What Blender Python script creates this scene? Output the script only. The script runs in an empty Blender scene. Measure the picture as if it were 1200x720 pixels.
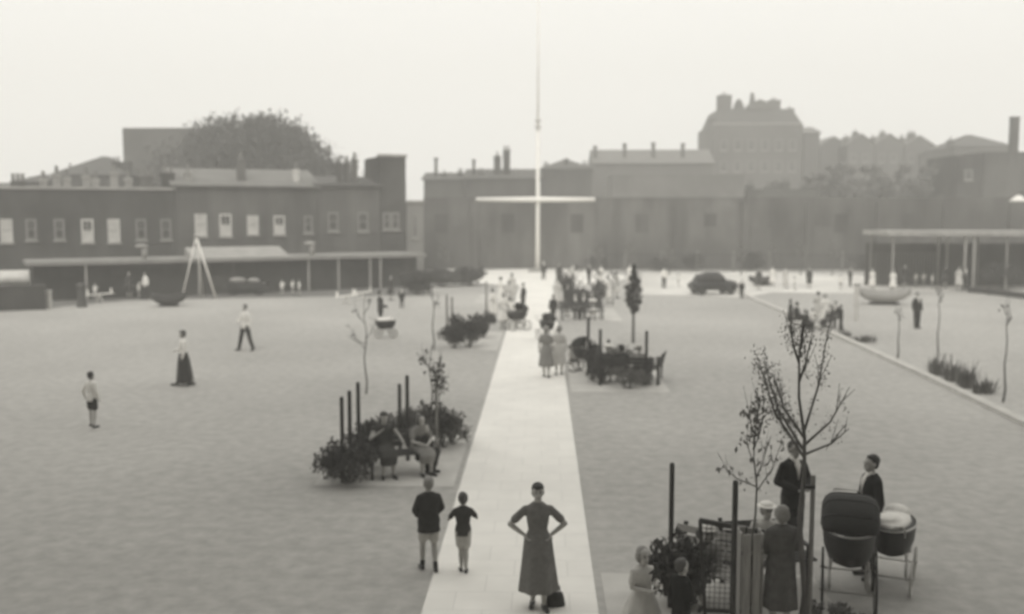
import bpy, bmesh, math, random
from mathutils import Vector, Matrix, Euler
R = math.radians
random.seed(7)
scene = bpy.context.scene
COL = scene.collection

# ------------------------------------------------------------------ camera
F, CH = 1150.0, 5.2
PITCH = math.atan(111 / F)
YAW = math.atan(35 * math.cos(PITCH) / F)
ROT = Euler((math.pi / 2 - PITCH, 0, YAW), 'XYZ').to_matrix()
CAMLOC = Vector((0, 0, CH))
cd = bpy.data.cameras.new('camera'); cam = bpy.data.objects.new('camera', cd); COL.objects.link(cam)
cam.location = CAMLOC; cam.rotation_euler = (math.pi / 2 - PITCH, 0, YAW)
cd.sensor_width = 36; cd.lens = 36 * F / 1200; cd.clip_end = 5000; cd.clip_start = .1
cd.dof.use_dof = True; cd.dof.focus_distance = 5.0; cd.dof.aperture_fstop = 1.4
scene.camera = cam

def ray(px, py): return ROT @ Vector(((px - 600) / F, (360 - py) / F, -1))
def G(px, py, z=0.0):
    d = ray(px, py); t = (z - CH) / d.z; p = CAMLOC + d * t; return Vector((p.x, p.y, z))
def W(px, py, Y):
    d = ray(px, py); return CAMLOC + d * (Y / d.y)
def plane_hit(px, py, a, b):          # vertical plane through ground points a and b -> (distance along, z)
    d = ray(px, py); ab = Vector((b.x - a.x, b.y - a.y)); n = Vector((-ab.y, ab.x))
    t = n.dot(Vector((a.x, a.y))) / n.dot(Vector((d.x, d.y)))
    p = CAMLOC + d * t
    return (Vector((p.x - a.x, p.y - a.y)).dot(ab.normalized()), p.z)

# ------------------------------------------------------------------ materials
TINT = (1.0, .976, .92)
def g(v): return (v * TINT[0], v * TINT[1], v * TINT[2], 1)
MATS = {}
def mat(name, v, rough=.85, var=.12, scale=3.0, bump=0.0, bscale=40.0, spec=.3, metal=0, stretch=None, detail=6, big=0.0, bigscale=.15):
    if name in MATS: return MATS[name]
    m = bpy.data.materials.new(name); m.use_nodes = True; nt = m.node_tree; n = nt.nodes; L = nt.links
    b = n['Principled BSDF']; b.inputs['Roughness'].default_value = rough
    b.inputs['Specular IOR Level'].default_value = spec; b.inputs['Metallic'].default_value = metal
    tc = n.new('ShaderNodeTexCoord'); mp = n.new('ShaderNodeMapping'); L.new(tc.outputs['Object'], mp.inputs[0])
    if stretch: mp.inputs['Scale'].default_value = stretch
    nz = n.new('ShaderNodeTexNoise'); nz.inputs['Scale'].default_value = scale; nz.inputs['Detail'].default_value = detail
    nz.inputs['Roughness'].default_value = .6; L.new(mp.outputs[0], nz.inputs[0])
    rp = n.new('ShaderNodeMapRange'); rp.inputs[1].default_value = .3; rp.inputs[2].default_value = .7
    rp.inputs[3].default_value = 1 - var; rp.inputs[4].default_value = 1 + var; L.new(nz.outputs[0], rp.inputs[0])
    out = rp.outputs[0]
    if big:
        n2 = n.new('ShaderNodeTexNoise'); n2.inputs['Scale'].default_value = bigscale; n2.inputs['Detail'].default_value = 3
        L.new(tc.outputs['Object'], n2.inputs[0])
        r2 = n.new('ShaderNodeMapRange'); r2.inputs[1].default_value = .35; r2.inputs[2].default_value = .65
        r2.inputs[3].default_value = 1 - big; r2.inputs[4].default_value = 1 + big; L.new(n2.outputs[0], r2.inputs[0])
        mu = n.new('ShaderNodeMath'); mu.operation = 'MULTIPLY'; L.new(out, mu.inputs[0]); L.new(r2.outputs[0], mu.inputs[1]); out = mu.outputs[0]
    mx = n.new('ShaderNodeVectorMath'); mx.operation = 'SCALE'; mx.inputs[0].default_value = g(v)[:3]
    L.new(out, mx.inputs['Scale']); L.new(mx.outputs[0], b.inputs['Base Color'])
    if bump:
        bn = n.new('ShaderNodeTexNoise'); bn.inputs['Scale'].default_value = bscale; bn.inputs['Detail'].default_value = 5
        L.new(mp.outputs[0], bn.inputs[0]); bp = n.new('ShaderNodeBump'); bp.inputs['Strength'].default_value = bump
        bp.inputs['Distance'].default_value = .02; L.new(bn.outputs[0], bp.inputs['Height']); L.new(bp.outputs[0], b.inputs['Normal'])
    MATS[name] = m; return m
M = dict(
    ground=mat('worn_turf', .395, .75, .17, 3.5, .9, 60, .35, big=.10, bigscale=.12),
    beyond=mat('dull_ground', .16, .9, .15, .5),
    path=mat('pale_paving', .80, .75, .05, 1.5, .25, 30, .3, big=.04, bigscale=.3),
    slab=mat('grey_paving', .50, .85, .08, 2, .3, 30, big=.06, bigscale=.5),
    apron=mat('pale_apron', .62, .8, .12, .35, big=.12, bigscale=.2),
    kerb=mat('concrete_kerb', .52, .9, .12, 3, .3),
    brick=mat('sooty_brick', .10, .92, .38, .6, .4, 8, .1, stretch=(1, 1, .22), big=.3, bigscale=.12),
    brick2=mat('grey_brick', .065, .92, .35, .5, .4, 8, .1, stretch=(1, 1, .3), big=.35, bigscale=.15),
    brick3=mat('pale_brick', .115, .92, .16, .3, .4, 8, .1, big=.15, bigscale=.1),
    render_=mat('pale_render', .20, .9, .14, .5, big=.12),
    coping=mat('stone_coping', .32, .9, .2, 1.2),
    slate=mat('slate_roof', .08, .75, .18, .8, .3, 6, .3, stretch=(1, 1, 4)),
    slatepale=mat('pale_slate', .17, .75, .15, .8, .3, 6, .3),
    lead=mat('pale_felt_roof', .24, .8, .2, .8),
    glass=mat('window_glass', .05, .15, .1, 1, spec=.6),
    dark=mat('dark_opening', .05, .8, .3, 1),
    white=mat('white_paint', .85, .55, .06, 2),
    offwhite=mat('weathered_white', .55, .7, .15, 2),
    timber=mat('grey_timber', .22, .85, .25, 6, .4, 20, stretch=(6, 6, .6)),
    timberp=mat('pale_timber', .34, .85, .2, 6, .4, 20, stretch=(6, 6, .6)),
    darkwood=mat('dark_timber', .05, .7, .3, 8, .3, 20),
    iron=mat('black_iron', .03, .5, .2, 5),
    steel=mat('dull_steel', .35, .35, .1, 5, metal=.6),
    tyre=mat('pale_rubber', .5, .8, .1, 5),
    tyred=mat('dark_rubber', .035, .8, .1, 5),
    coach=mat('black_coachwork', .018, .42, .1, 3, spec=.35),
    hoodm=mat('hood_fabric', .022, .8, .2, 12, .3),
    bark=mat('young_bark', .12, .9, .25, 10, .4, 40, stretch=(1, 1, .3)),
    leaf=mat('leaf', .075, .7, .3, 1.2, spec=.3),
    leafp=mat('pale_leaf', .16, .7, .3, 1.2, spec=.3),
    soil=mat('dark_soil', .05, .95, .3, 6, .6, 20),
    skin=mat('skin', .42, .6, .05, 8, spec=.4),
    skind=mat('tanned_skin', .30, .6, .05, 8, spec=.4),
    hair=mat('dark_hair', .03, .6, .3, 30, .5, 90, stretch=(4, 4, 1)),
    hairm=mat('brown_hair', .09, .6, .3, 30, .5, 90, stretch=(4, 4, 1)),
    hairf=mat('fair_hair', .28, .6, .3, 30, .5, 90, stretch=(4, 4, 1)),
    c_white=mat('white_cotton', .75, .9, .05, 9, .3, 25),
    c_pale=mat('pale_cotton', .50, .9, .08, 9, .3, 25),
    c_mid=mat('grey_cotton', .24, .9, .12, 9, .3, 25),
    c_dress=mat('grey_dress_cloth', .16, .9, .18, 14, .3, 30),
    c_dark=mat('dark_wool', .035, .95, .2, 12, .3, 40, .15),
    c_grey=mat('grey_coat', .10, .95, .2, 12, .3, 40, .15),
    c_coat=mat('charcoal_coat', .055, .95, .2, 12, .3, 40, .15),
    c_black=mat('black_cloth', .018, .95, .2, 12, .3, 40, .15),
    shoe=mat('black_leather', .02, .4, .1, 10, spec=.5),
    feature=mat('face_mark', .06, .6, .1, 10),
)

# ------------------------------------------------------------------ mesh builder
class MB:
    def __init__(s): s.v = []; s.f = []
    def add(s, vs, fs):
        k = len(s.v); s.v += [Vector(p) for p in vs]; s.f += [tuple(i + k for i in f) for f in fs]; return s
    def box(s, c, size, rot=None):
        hx, hy, hz = size[0] / 2, size[1] / 2, size[2] / 2
        vs = [Vector((x, y, z)) for x in (-hx, hx) for y in (-hy, hy) for z in (-hz, hz)]
        if rot is not None: vs = [rot @ v for v in vs]
        c = Vector(c)
        return s.add([v + c for v in vs], [(0, 1, 3, 2), (4, 6, 7, 5), (0, 4, 5, 1), (2, 3, 7, 6), (0, 2, 6, 4), (1, 5, 7, 3)])
    def bar(s, a, b, w, h, up=(0, 0, 1)):
        a, b = Vector(a), Vector(b); d = (b - a); l = d.length; d.normalize(); up = Vector(up)
        x = d.cross(up)
        if x.length < 1e-4: x = d.cross(Vector((0, 1, 0)))
        x.normalize(); y = x.cross(d)
        rot = Matrix((x, d, y)).transposed()
        return s.box((a + b) / 2, (w, l, h), rot)
    def loft(s, rings, n=10, hint=(1, 0, 0), cap=True, fold=0, nf=9, ph=0):
        """rings: (point, rx, ry); sections perpendicular to the run, rx along hint"""
        P = [Vector(r[0]) for r in rings]; base = len(s.v); hint = Vector(hint)
        vs = []; fs = []
        for i, r in enumerate(rings):
            d = (P[min(i + 1, len(P) - 1)] - P[max(i - 1, 0)]).normalized()
            x = hint - d * hint.dot(d)
            if x.length < .15: h2 = Vector((0, 1, 0)); x = h2 - d * h2.dot(d)
            x.normalize(); y = d.cross(x)
            for k in range(n):
                a = 2 * math.pi * k / n; w = 1 + fold * (i / (len(rings) - 1)) * math.sin(a * nf + ph)
                vs.append(P[i] + x * (r[1] * w * math.cos(a)) + y * (r[2] * w * math.sin(a)))
        for i in range(len(rings) - 1):
            for k in range(n):
                a, b = i * n + k, i * n + (k + 1) % n
                fs.append((a, b, b + n, a + n))
        if cap:
            fs.append(tuple(range(n))[::-1]); fs.append(tuple(range((len(rings) - 1) * n, len(rings) * n)))
        return s.add(vs, fs)
    def tube(s, pts, rad, n=8, cap=True):
        if not isinstance(rad, (list, tuple)): rad = [rad] * len(pts)
        return s.loft([(p, r, r) for p, r in zip(pts, rad)], n, cap=cap)
    def limb(s, a, b, r0, r1, n=10, bulge=0.0, hint=(1, 0, 0), ends=True):
        a, b = Vector(a), Vector(b); d = (b - a).normalized(); rings = []
        if ends: rings += [(a - d * r0 * .85, r0 * .45, r0 * .45), (a - d * r0 * .5, r0 * .85, r0 * .85)]
        for t in (0, .3, .6, 1):
            r = r0 + (r1 - r0) * t + bulge * math.sin(math.pi * min(1, t * 1.25))
            rings.append((a.lerp(b, t), r, r))
        if ends: rings += [(b + d * r1 * .5, r1 * .85, r1 * .85), (b + d * r1 * .85, r1 * .45, r1 * .45)]
        return s.loft(rings, n, hint)
    def ell(s, c, r, n=12, m=8, rot=None):
        c = Vector(c); vs = []; fs = []
        for i in range(1, m):
            t = math.pi * i / m
            for k in range(n):
                a = 2 * math.pi * k / n
                vs.append(Vector((r[0] * math.sin(t) * math.cos(a), r[1] * math.sin(t) * math.sin(a), r[2] * math.cos(t))))
        vs.append(Vector((0, 0, r[2]))); vs.append(Vector((0, 0, -r[2])))
        if rot is not None: vs = [rot @ v for v in vs]
        vs = [v + c for v in vs]; T, B = len(vs) - 2, len(vs) - 1
        for i in range(m - 2):
            for k in range(n):
                a, b = i * n + k, i * n + (k + 1) % n
                fs.append((a, a + n, b + n, b))
        for k in range(n):
            fs.append((T, k, (k + 1) % n)); q = (m - 2) * n; fs.append((B, q + (k + 1) % n, q + k))
        return s.add(vs, fs)
    def prism(s, poly, z0, z1):
        n = len(poly); vs = [Vector((p[0], p[1], z0)) for p in poly] + [Vector((p[0], p[1], z1)) for p in poly]
        fs = [tuple(range(n))[::-1], tuple(range(n, 2 * n))] + [(i, (i + 1) % n, (i + 1) % n + n, i + n) for i in range(n)]
        return s.add(vs, fs)
    def ring(s, c, r, t, axis='X', n=20, m=6):
        vs = []; fs = []
        for i in range(n):
            a = 2 * math.pi * i / n
            for k in range(m):
                b = 2 * math.pi * k / m; rr = r + t * math.cos(b); q = t * math.sin(b)
                p = (q, rr * math.cos(a), rr * math.sin(a)) if axis == 'X' else (rr * math.cos(a), rr * math.sin(a), q)
                vs.append(Vector(p) + Vector(c))
        for i in range(n):
            for k in range(m):
                fs.append((i * m + k, i * m + (k + 1) % m, ((i + 1) % n) * m + (k + 1) % m, ((i + 1) % n) * m + k))
        return s.add(vs, fs)
    def xform(s, mtx): s.v = [mtx @ v for v in s.v]; return s
    def mesh(s, name, m, smooth=False):
        me = bpy.data.meshes.new(name); me.from_pydata([tuple(v) for v in s.v], [], s.f)
        bm = bmesh.new(); bm.from_mesh(me); bmesh.ops.recalc_face_normals(bm, faces=bm.faces); bm.to_mesh(me); bm.free()
        if smooth: me.polygons.foreach_set('use_smooth', [True] * len(me.polygons))
        me.materials.append(m); me.update(); return me
    def build(s, name, m, parent=None, smooth=False, bevel=0):
        o = bpy.data.objects.new(name, s.mesh(name, m, smooth)); COL.objects.link(o)
        if parent: o.parent = parent
        if bevel:
            b = o.modifiers.new('b', 'BEVEL'); b.width = bevel; b.segments = 2; b.limit_method = 'ANGLE'
        return o
    def fused(s, name, m, parent, voxel=.014, extra=None, iters=4):
        me = s.mesh(name, m); o = bpy.data.objects.new(name, me); COL.objects.link(o)
        rm = o.modifiers.new('r', 'REMESH'); rm.mode = 'VOXEL'; rm.voxel_size = voxel
        sm = o.modifiers.new('s', 'SMOOTH'); sm.factor = .5; sm.iterations = iters
        dg = bpy.context.evaluated_depsgraph_get(); dg.update()
        ev = bpy.data.meshes.new_from_object(o.evaluated_get(dg)); o.modifiers.clear(); o.data = ev
        if extra and extra.v:
            bm = bmesh.new(); bm.from_mesh(ev); em = extra.mesh(name, m); bm.from_mesh(em); bm.to_mesh(ev); bm.free()
        ev.polygons.foreach_set('use_smooth', [True] * len(ev.polygons)); ev.materials.clear(); ev.materials.append(m)
        ev.name = name; o.parent = parent; return o

def empty(name, loc, rz=0):
    o = bpy.data.objects.new(name, None); COL.objects.link(o); o.location = loc; o.rotation_euler = (0, 0, rz)
    o.empty_display_size = .1; return o
def tag(o, label=None, cat=None, group=None, kind=None):
    if label: o['label'] = label
    if cat: o['category'] = cat
    if group: o['group'] = group
    if kind: o['kind'] = kind
    return o
def thing(name, loc, label, cat, rz=0, group=None): return tag(empty(name, loc, rz), label, cat, group)
KIDS = {}
def copy_tree(o, parent=None):
    c = o.copy(); COL.objects.link(c); c.parent = parent
    for ch in o.children: copy_tree(ch, c)
    return c
def face_cam(p): return math.atan2(p.x, -p.y) if False else 0

# ------------------------------------------------------------------ ground
def sheet(name, poly, z, m, kind='structure', thick=0):
    b = MB()
    if thick: b.prism(poly, z - thick, z)
    else: b.add([(p[0], p[1], z) for p in poly], [tuple(range(len(poly)))])
    o = b.build(name, m); o['kind'] = kind; return o
sheet('ground', [(-1500, -60), (1500, -60), (1500, 2500), (-1500, 2500)], 0, M['ground'])
PL, PR = -1.555, .755
EY = 70
sheet('path', [(PL, -6), (PR, -6), (PR, EY), (PL, EY)], .012, M['path'])
cx, cy = -.4, 80
sheet('flagpole_circle', [(cx + 7.2 * math.cos(a * math.pi / 24), cy + 10.3 * math.sin(a * math.pi / 24)) for a in range(48)], .016, M['path'])
ap = [(752, 346), (815, 347), (870, 349), (905, 343), (1010, 344), (1130, 341), (1130, 335), (1060, 331), (1000, 322), (900, 319), (752, 320)]
sheet('pale_apron', [G(*p).xy for p in ap], .009, M['apron'])
# kerb strip on the right, running away from the camera
kl = [G(1300, 542), G(1200, 497), G(1090, 444), G(1000, 403), G(930, 371), G(880, 350), G(862, 340)]
b = MB()
for i in range(len(kl) - 1):
    a, c = kl[i], kl[i + 1]; d = (c - a).normalized(); nrm = Vector((-d.y, d.x, 0)) * .13
    b.prism([(a + nrm).xy, (a - nrm).xy, (c - nrm).xy, (c + nrm).xy], -.05, .11)
o = b.build('kerb', M['kerb']); o['kind'] = 'structure'
_m = M['path']; _n = _m.node_tree; _b = _n.nodes['Principled BSDF']; _old = _b.inputs['Base Color'].links[0].from_socket
_tc = _n.nodes.new('ShaderNodeTexCoord'); _bt = _n.nodes.new('ShaderNodeTexBrick'); _bt.inputs['Scale'].default_value = 1.0
_bt.inputs['Brick Width'].default_value = .77; _bt.inputs['Row Height'].default_value = .62; _bt.inputs['Mortar Size'].default_value = .010; _bt.inputs['Mortar Smooth'].default_value = .6
_bt.inputs['Color1'].default_value = (1, 1, 1, 1); _bt.inputs['Color2'].default_value = (.96, .96, .96, 1); _bt.inputs['Mortar'].default_value = (.82, .82, .82, 1)
_n.links.new(_tc.outputs['Object'], _bt.inputs['Vector']); _mu = _n.nodes.new('ShaderNodeVectorMath'); _mu.operation = 'MULTIPLY'
_n.links.new(_old, _mu.inputs[0]); _n.links.new(_bt.outputs['Color'], _mu.inputs[1]); _n.links.new(_mu.outputs[0], _b.inputs['Base Color'])
# paved seating bays beside the path
bays = [(PR + .11, 3.9, 5.0, 13.8), (-4.35, PL - .11, 18.2, 23.0), (PR + .11, 3.75, 28.2, 33.6), (-3.7, PL - .11, 36.7, 42.5), (PR + .11, 3.9, 47, 53), (-3.9, PL - .11, 56, 62)]
for i, (x0, x1, y0, y1) in enumerate(bays):
    sheet('paved_bay', [(x0, y0), (x1, y0), (x1, y1), (x0, y1)], .006, M['slab'])
# dull yard beyond the lawn, left
sheet('yard', [G(-200, 372).xy, G(60, 361).xy, G(150, 352).xy, G(500, 346).xy, (-14, 92), (-90, 92)], .004, M['beyond'])
sheet('border_soil', [(-8.5, 72), (-4.5, 72), (-9, 91), (-16, 91)], .007, M['soil'])

# ------------------------------------------------------------------ foliage
def rnd(a, b): return random.uniform(a, b)
def leaves(b, c, r, n, size, shell=.35):
    c = Vector(c)
    for _ in range(n):
        d = Vector((random.gauss(0, 1), random.gauss(0, 1), random.gauss(0, 1))).normalized()
        t = rnd(shell, 1) ** .7
        p = c + Vector((d.x * r[0], d.y * r[1], d.z * r[2])) * t
        q = Euler((rnd(0, 6.3), rnd(0, 6.3), rnd(0, 6.3))).to_matrix(); s = size * rnd(.6, 1.3)
        b.add([p + q @ Vector(v) for v in ((-s, 0, 0), (0, -.4 * s, .1 * s), (s, 0, 0), (0, .4 * s, .1 * s))], [(0, 1, 2, 3)])
def bush(pos, w, h, label, dens=1.0, lf=.05, mt='leaf', group=None, dp=None, name='shrub'):
    t = thing(name, pos, label, 'shrub', 0, group); b = MB(); st = MB(); dp = dp or w
    k = max(5, int(9 * dens))
    for i in range(k):
        a = rnd(0, 6.28); rr = rnd(.0, .38)
        c = (math.cos(a) * rr * w, math.sin(a) * rr * dp, h * rnd(.3, .78)); cr = rnd(.16, .26)
        leaves(b, c, (w * cr, dp * cr, h * cr * 1.1), int(95 * dens), lf, .1)
        st.tube([(c[0] * .2, c[1] * .2, 0), (c[0] * .6, c[1] * .6, c[2] * .5), c], [.014, .01, .005], 5)
        for _ in range(3):
            e = (c[0] + rnd(-.16, .16) * w, c[1] + rnd(-.16, .16) * dp, min(h, c[2] + rnd(.1, .3) * h))
            st.tube([c, e], [.006, .003], 4); leaves(b, e, (.05, .05, .06), 5, lf, .1)
    b.build('foliage', M[mt], t); st.build('stem', M['bark'], t); return t
def sapling(pos, h, label, limbs, r=.03, leafy=5, lf=.06, stake=0, mt='leaf', group=None, cat='young tree', name='young_tree', lean=0):
    """limbs: (start height fraction, dx, dy, dz, leaf factor)"""
    t = thing(name, pos, label, cat, 0, group); tr = MB(); lb = MB(); lv = MB()
    pts = [Vector((lean * (i / 8) ** 2 + .012 * h * math.sin(i * 1.7), .01 * h * math.cos(i * 1.3), h * i / 8)) for i in range(9)]
    tr.tube(pts, [r * (1 - .82 * i / 8) for i in range(9)], 8); tr.build('trunk', M['bark'], t, True)
    for (s, dx, dy, dz, q) in limbs:
        k = s * 8; i = min(7, int(k)); p = pts[i].lerp(pts[i + 1], k - i); e = p + Vector((dx, dy, dz))
        mid = p.lerp(e, .5) + Vector((dx * .12, dy * .1, -.05 * dz)); lb.tube([p, mid, e], [r * .42, r * .28, r * .12], 6)
        nn = int(leafy * q * 5)
        for j in range(nn):
            u = rnd(.2, 1.02); c = (p.lerp(mid, u * 2) if u < .5 else mid.lerp(e, u * 2 - 1))
            c = c + Vector((rnd(-.09, .09), rnd(-.09, .09), rnd(-.07, .12)))
            leaves(lv, c, (.09, .09, .1), 3, lf, .1)
        for _ in range(5):
            c = mid.lerp(e, rnd(-.5, .8)); lb.tube([c, c + Vector((dx * .15 + rnd(-.1, .1), rnd(-.12, .12), rnd(.14, .36)))], [r * .14, r * .07], 4)
    if lb.v: lb.build('branches', M['bark'], t)
    if lv.v: lv.build('leaves', M[mt], t)
    if stake:
        b = MB(); b.tube([(.10, 0, 0), (.10, 0, stake)], .03, 8); b.build('stake', M['timber'], t)
        b = MB(); b.box((.06, 0, stake * .93), (.12, .07, .04)); b.build('tie', M['tyred'], t)
    return t
def big_tree(pos, h, w, trunk_h, label, n=60, per=110, lf=.35, mt='leaf', group=None, flat=1.0):
    t = thing('broadleaf_tree', pos, label, 'tree', 0, group); tr = MB(); lv = MB()
    tr.tube([(0, 0, -.1), (.1, 0, trunk_h * .5), (0, .1, trunk_h), (0, 0, h * .6)], [w * .035, w * .028, w * .022, w * .01], 10)
    ch = h - trunk_h
    for i in range(n):
        a = rnd(0, 6.28); u = rnd(0, 1); zz = trunk_h + ch * (.12 + .76 * u)
        rad = w * .5 * math.sin(math.pi * (.18 + .72 * u)) * rnd(.35, .88)
        c = Vector((math.cos(a) * rad, math.sin(a) * rad * .8, zz)); cr = rnd(.06, .15) * w
        leaves(lv, c, (cr, cr, cr * .75), per, lf, .25)
        tr.tube([(0, 0, trunk_h * rnd(.8, 1.2)), (c.x * .5, c.y * .5, (trunk_h + c.z) * .5), c], [w * .012, w * .008, w * .003], 5)
    tr.build('trunk', M['bark'], t, True); lv.build('crown', M[mt], t); return t

def spiky(pos, w, h, label, n=120, mt='leaf', group=None):
    t = thing('border_plant', pos, label, 'plant', 0, group); b = MB(); st = MB()
    for _ in range(n):
        a = rnd(0, 6.28); r0 = rnd(0, .5) ** .8 * w * .5; p = Vector((math.cos(a) * r0, math.sin(a) * r0 * .6, 0)); k = rnd(.3, 1) * h
        q = p + Vector((math.cos(a) * rnd(.05, .3) * w * .5, math.sin(a) * rnd(.05, .3) * w * .4, k)); m_ = p.lerp(q, .55) + Vector((0, 0, k * .08)); d = Vector((-math.sin(a), math.cos(a), 0)) * .022
        b.add([p - d, p + d, m_ + d * 1.2, m_ - d * 1.2, q], [(0, 1, 2, 3), (3, 2, 4)])
    for _ in range(6):
        a = rnd(0, 6.28); st.tube([(0, 0, 0), (math.cos(a) * w * .2, math.sin(a) * w * .15, h * .8), (math.cos(a) * w * .28, math.sin(a) * w * .2, h * 1.15)], [.01, .008, .004], 4)
    b.build('foliage', M[mt], t); st.build('stem', M['bark'], t); return t
# ------------------------------------------------------------------ people
def pose_stand(**k):
    J = dict(P=(0, 0, .93), C=(0, 0, 1.22), N=(0, .01, 1.43), Hd=(0, -.015, 1.575))
    for s, q in ((-1, 'L'), (1, 'R')):
        J['S' + q] = (s * .160, .01, 1.35); J['E' + q] = (s * .225, .03, 1.10); J['W' + q] = (s * .235, -.04, .87)
        J['H' + q] = (s * .085, 0, .90); J['K' + q] = (s * .095, -.015, .49); J['A' + q] = (s * .10, .02, .085)
    J.update(k); return J
def pose_sit(**k):
    J = dict(P=(0, 0, .53), C=(0, .05, .80), N=(0, .05, 1.01), Hd=(0, .01, 1.155))
    for s, q in ((-1, 'L'), (1, 'R')):
        J['S' + q] = (s * .17, .05, .955); J['E' + q] = (s * .23, .0, .70); J['W' + q] = (s * .12, -.20, .62)
        J['H' + q] = (s * .085, -.02, .52); J['K' + q] = (s * .10, -.42, .50); J['A' + q] = (s * .10, -.40, .085)
    J.update(k); return J
def hand(fb, fg, w, d, near, side):
    """palm into fb, fingers into fg"""
    w = Vector(w); d = Vector(d).normalized(); up = Vector((0, 0, 1)) if abs(d.z) < .8 else Vector((0, -1, 0))
    lat = d.cross(up).normalized(); nr = lat.cross(d)
    fb.loft([(w - d * .01, .024, .02), (w + d * .03, .036, .017), (w + d * .075, .040, .015), (w + d * .092, .034, .012)], 10, hint=lat)
    if near:
        for i, (o_, l) in enumerate(((-.028, .060), (-.010, .072), (.009, .068), (.026, .052))):
            p = w + d * .078 + lat * o_
            fg.tube([p, p + d * l * .45 + nr * .006, p + d * l * .8 + nr * .02, p + d * l * .95 + nr * .034], [.0095, .009, .008, .006], 6)
        p = w + d * .03 - lat * .03 * side
        fg.tube([p, p + (d * .6 - lat * side) * .03, p + (d * .9 - lat * side * .8) * .055 + nr * .01], [.011, .010, .007], 6)
def person(pos, rz, label, J, h=1.7, top=('shirt', 'c_white'), bottom=('trousers', 'c_dark'), hair='hair', hairstyle='short', skin='skin',
           near=False, head_rz=0, head_tilt=0, group=None, sleeve='long', headk=1.0, hem=.25, hat=None, shoes='shoe', flare=.25, seated=False, slim=1.0, socks=None, toes=None):
    t = thing('person', pos, label, 'person', rz, group); sc = h / 1.7; vx = .012 if near else .02
    J = {k: Vector(v) for k, v in J.items()}
    P, C, N, Hd = J['P'], J['C'], J['N'], J['Hd']; sl = slim
    HM = Matrix.Rotation(head_rz, 3, 'Z') @ Matrix.Rotation(head_tilt, 3, 'X')
    def tors(e, lo=0):
        up = (C - P).normalized(); a = []
        if lo: a += [(P - up * lo, .165 * sl + e, .115 * sl + e)]
        a += [(P - up * .10, .15 * sl + e, .105 * sl + e), (P, .16 * sl + e, .112 * sl + e), (P.lerp(C, .5), .128 * sl + e, .092 * sl + e), (C, .155 * sl + e, .108 * sl + e),
              (C.lerp(N, .6), .165 * sl + e, .100 * sl + e), (C.lerp(N, .84), .140 * sl + e, .082 * sl + e), (C.lerp(N, .98), .080 + e * .8, .068 + e * .7), (N, .058 + e * .6, .058 + e * .6)]
        return a
    hint = (J['SR'] - J['SL']).normalized()
    b = MB(); fg = MB(); b.loft(tors(0), 14, hint)
    b.limb(N - Vector((0, 0, .03)), Hd - Vector((0, 0, .06)), .056, .048)
    k = headk
    b.ell(Hd + HM @ Vector((0, .012, .025 * k)), (.078 * k, .095 * k, .098 * k), 14, 10, HM)
    b.ell(Hd + HM @ Vector((0, -.03 * k, -.045 * k)), (.052 * k, .058 * k, .072 * k), 12, 8, HM)
    if near:
        b.loft([(Hd + HM @ Vector((0, -.083 * k, .02)), .008, .006), (Hd + HM @ Vector((0, -.104 * k, -.014)), .013, .014), (Hd + HM @ Vector((0, -.088 * k, -.028)), .014, .01)], 8)
        for s in (-1, 1): b.ell(Hd + HM @ Vector((s * .081 * k, .01, -.005)), (.010, .02, .032), 8, 6, HM)
    for s, q in ((-1, 'L'), (1, 'R')):
        S, E, Wr, H_, K, A = (J[c + q] for c in 'SEWHKA')
        b.limb(S, E, .043 * sl, .036, bulge=.006); b.limb(E, Wr, .038, .026, bulge=.004)
        hd_ = J.get('D' + q, Wr - E); hand(b, fg, Wr, hd_, near, s)
        b.limb(H_, K, .086 * sl, .055); b.limb(K, A, .052, .034, bulge=.012)
        tw = Vector(toes[q]) if toes and q in toes else Vector((s * .03, -.14, -.05))
        b.limb(A + Vector((0, .02, -.03)), A + tw, .034, .028)
    body = b.fused('body', M[skin], t, vx, fg if near else None)
    if near:
        for s in (-1, 1):
            e = MB(); e.ell(Hd + HM @ Vector((s * .031 * k, -.083 * k, .012)), (.012, .006, .006), 8, 6, HM); e.build('eye', M['feature'], body, True)
            e = MB(); e.bar(Hd + HM @ Vector((s * .016 * k, -.086 * k, .030)), Hd + HM @ Vector((s * .046 * k, -.078 * k, .031)), .008, .005); e.build('eyebrow', M['hair'], body)
        e = MB(); e.ell(Hd + HM @ Vector((0, -.086 * k, -.052 * k)), (.022, .008, .005), 8, 6, HM); e.build('mouth', M['feature'], body, True)
    # top garment
    kind, tm = top
    e = .016 if kind == 'shirt' else .026
    c = MB(); c.loft(tors(e, .2 if kind == 'jacket' and not seated else (.12 if kind == 'shirt' and not seated else 0))[:-1] + [(N + Vector((0, 0, .02)), .060 + e * .4, .060 + e * .4)], 16, hint)
    for q in 'LR':
        S, E, Wr = J['S' + q], J['E' + q], J['W' + q]
        if sleeve == 'long': c.limb(S, E, .046 + e * .7, .044 + e * .6); c.limb(E, E.lerp(Wr, .93), .044 + e * .6, .034 + e * .5)
        elif sleeve == 'short': c.limb(S, S.lerp(E, .68), .046 + e * .5, .050 + e * .6)
        else: c.limb(S, S.lerp(E, .2), .046 + e * .5, .05 + e * .5)
    # lower garment
    bk, bmn = bottom; low = c if bk == 'dress' else MB()
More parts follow.
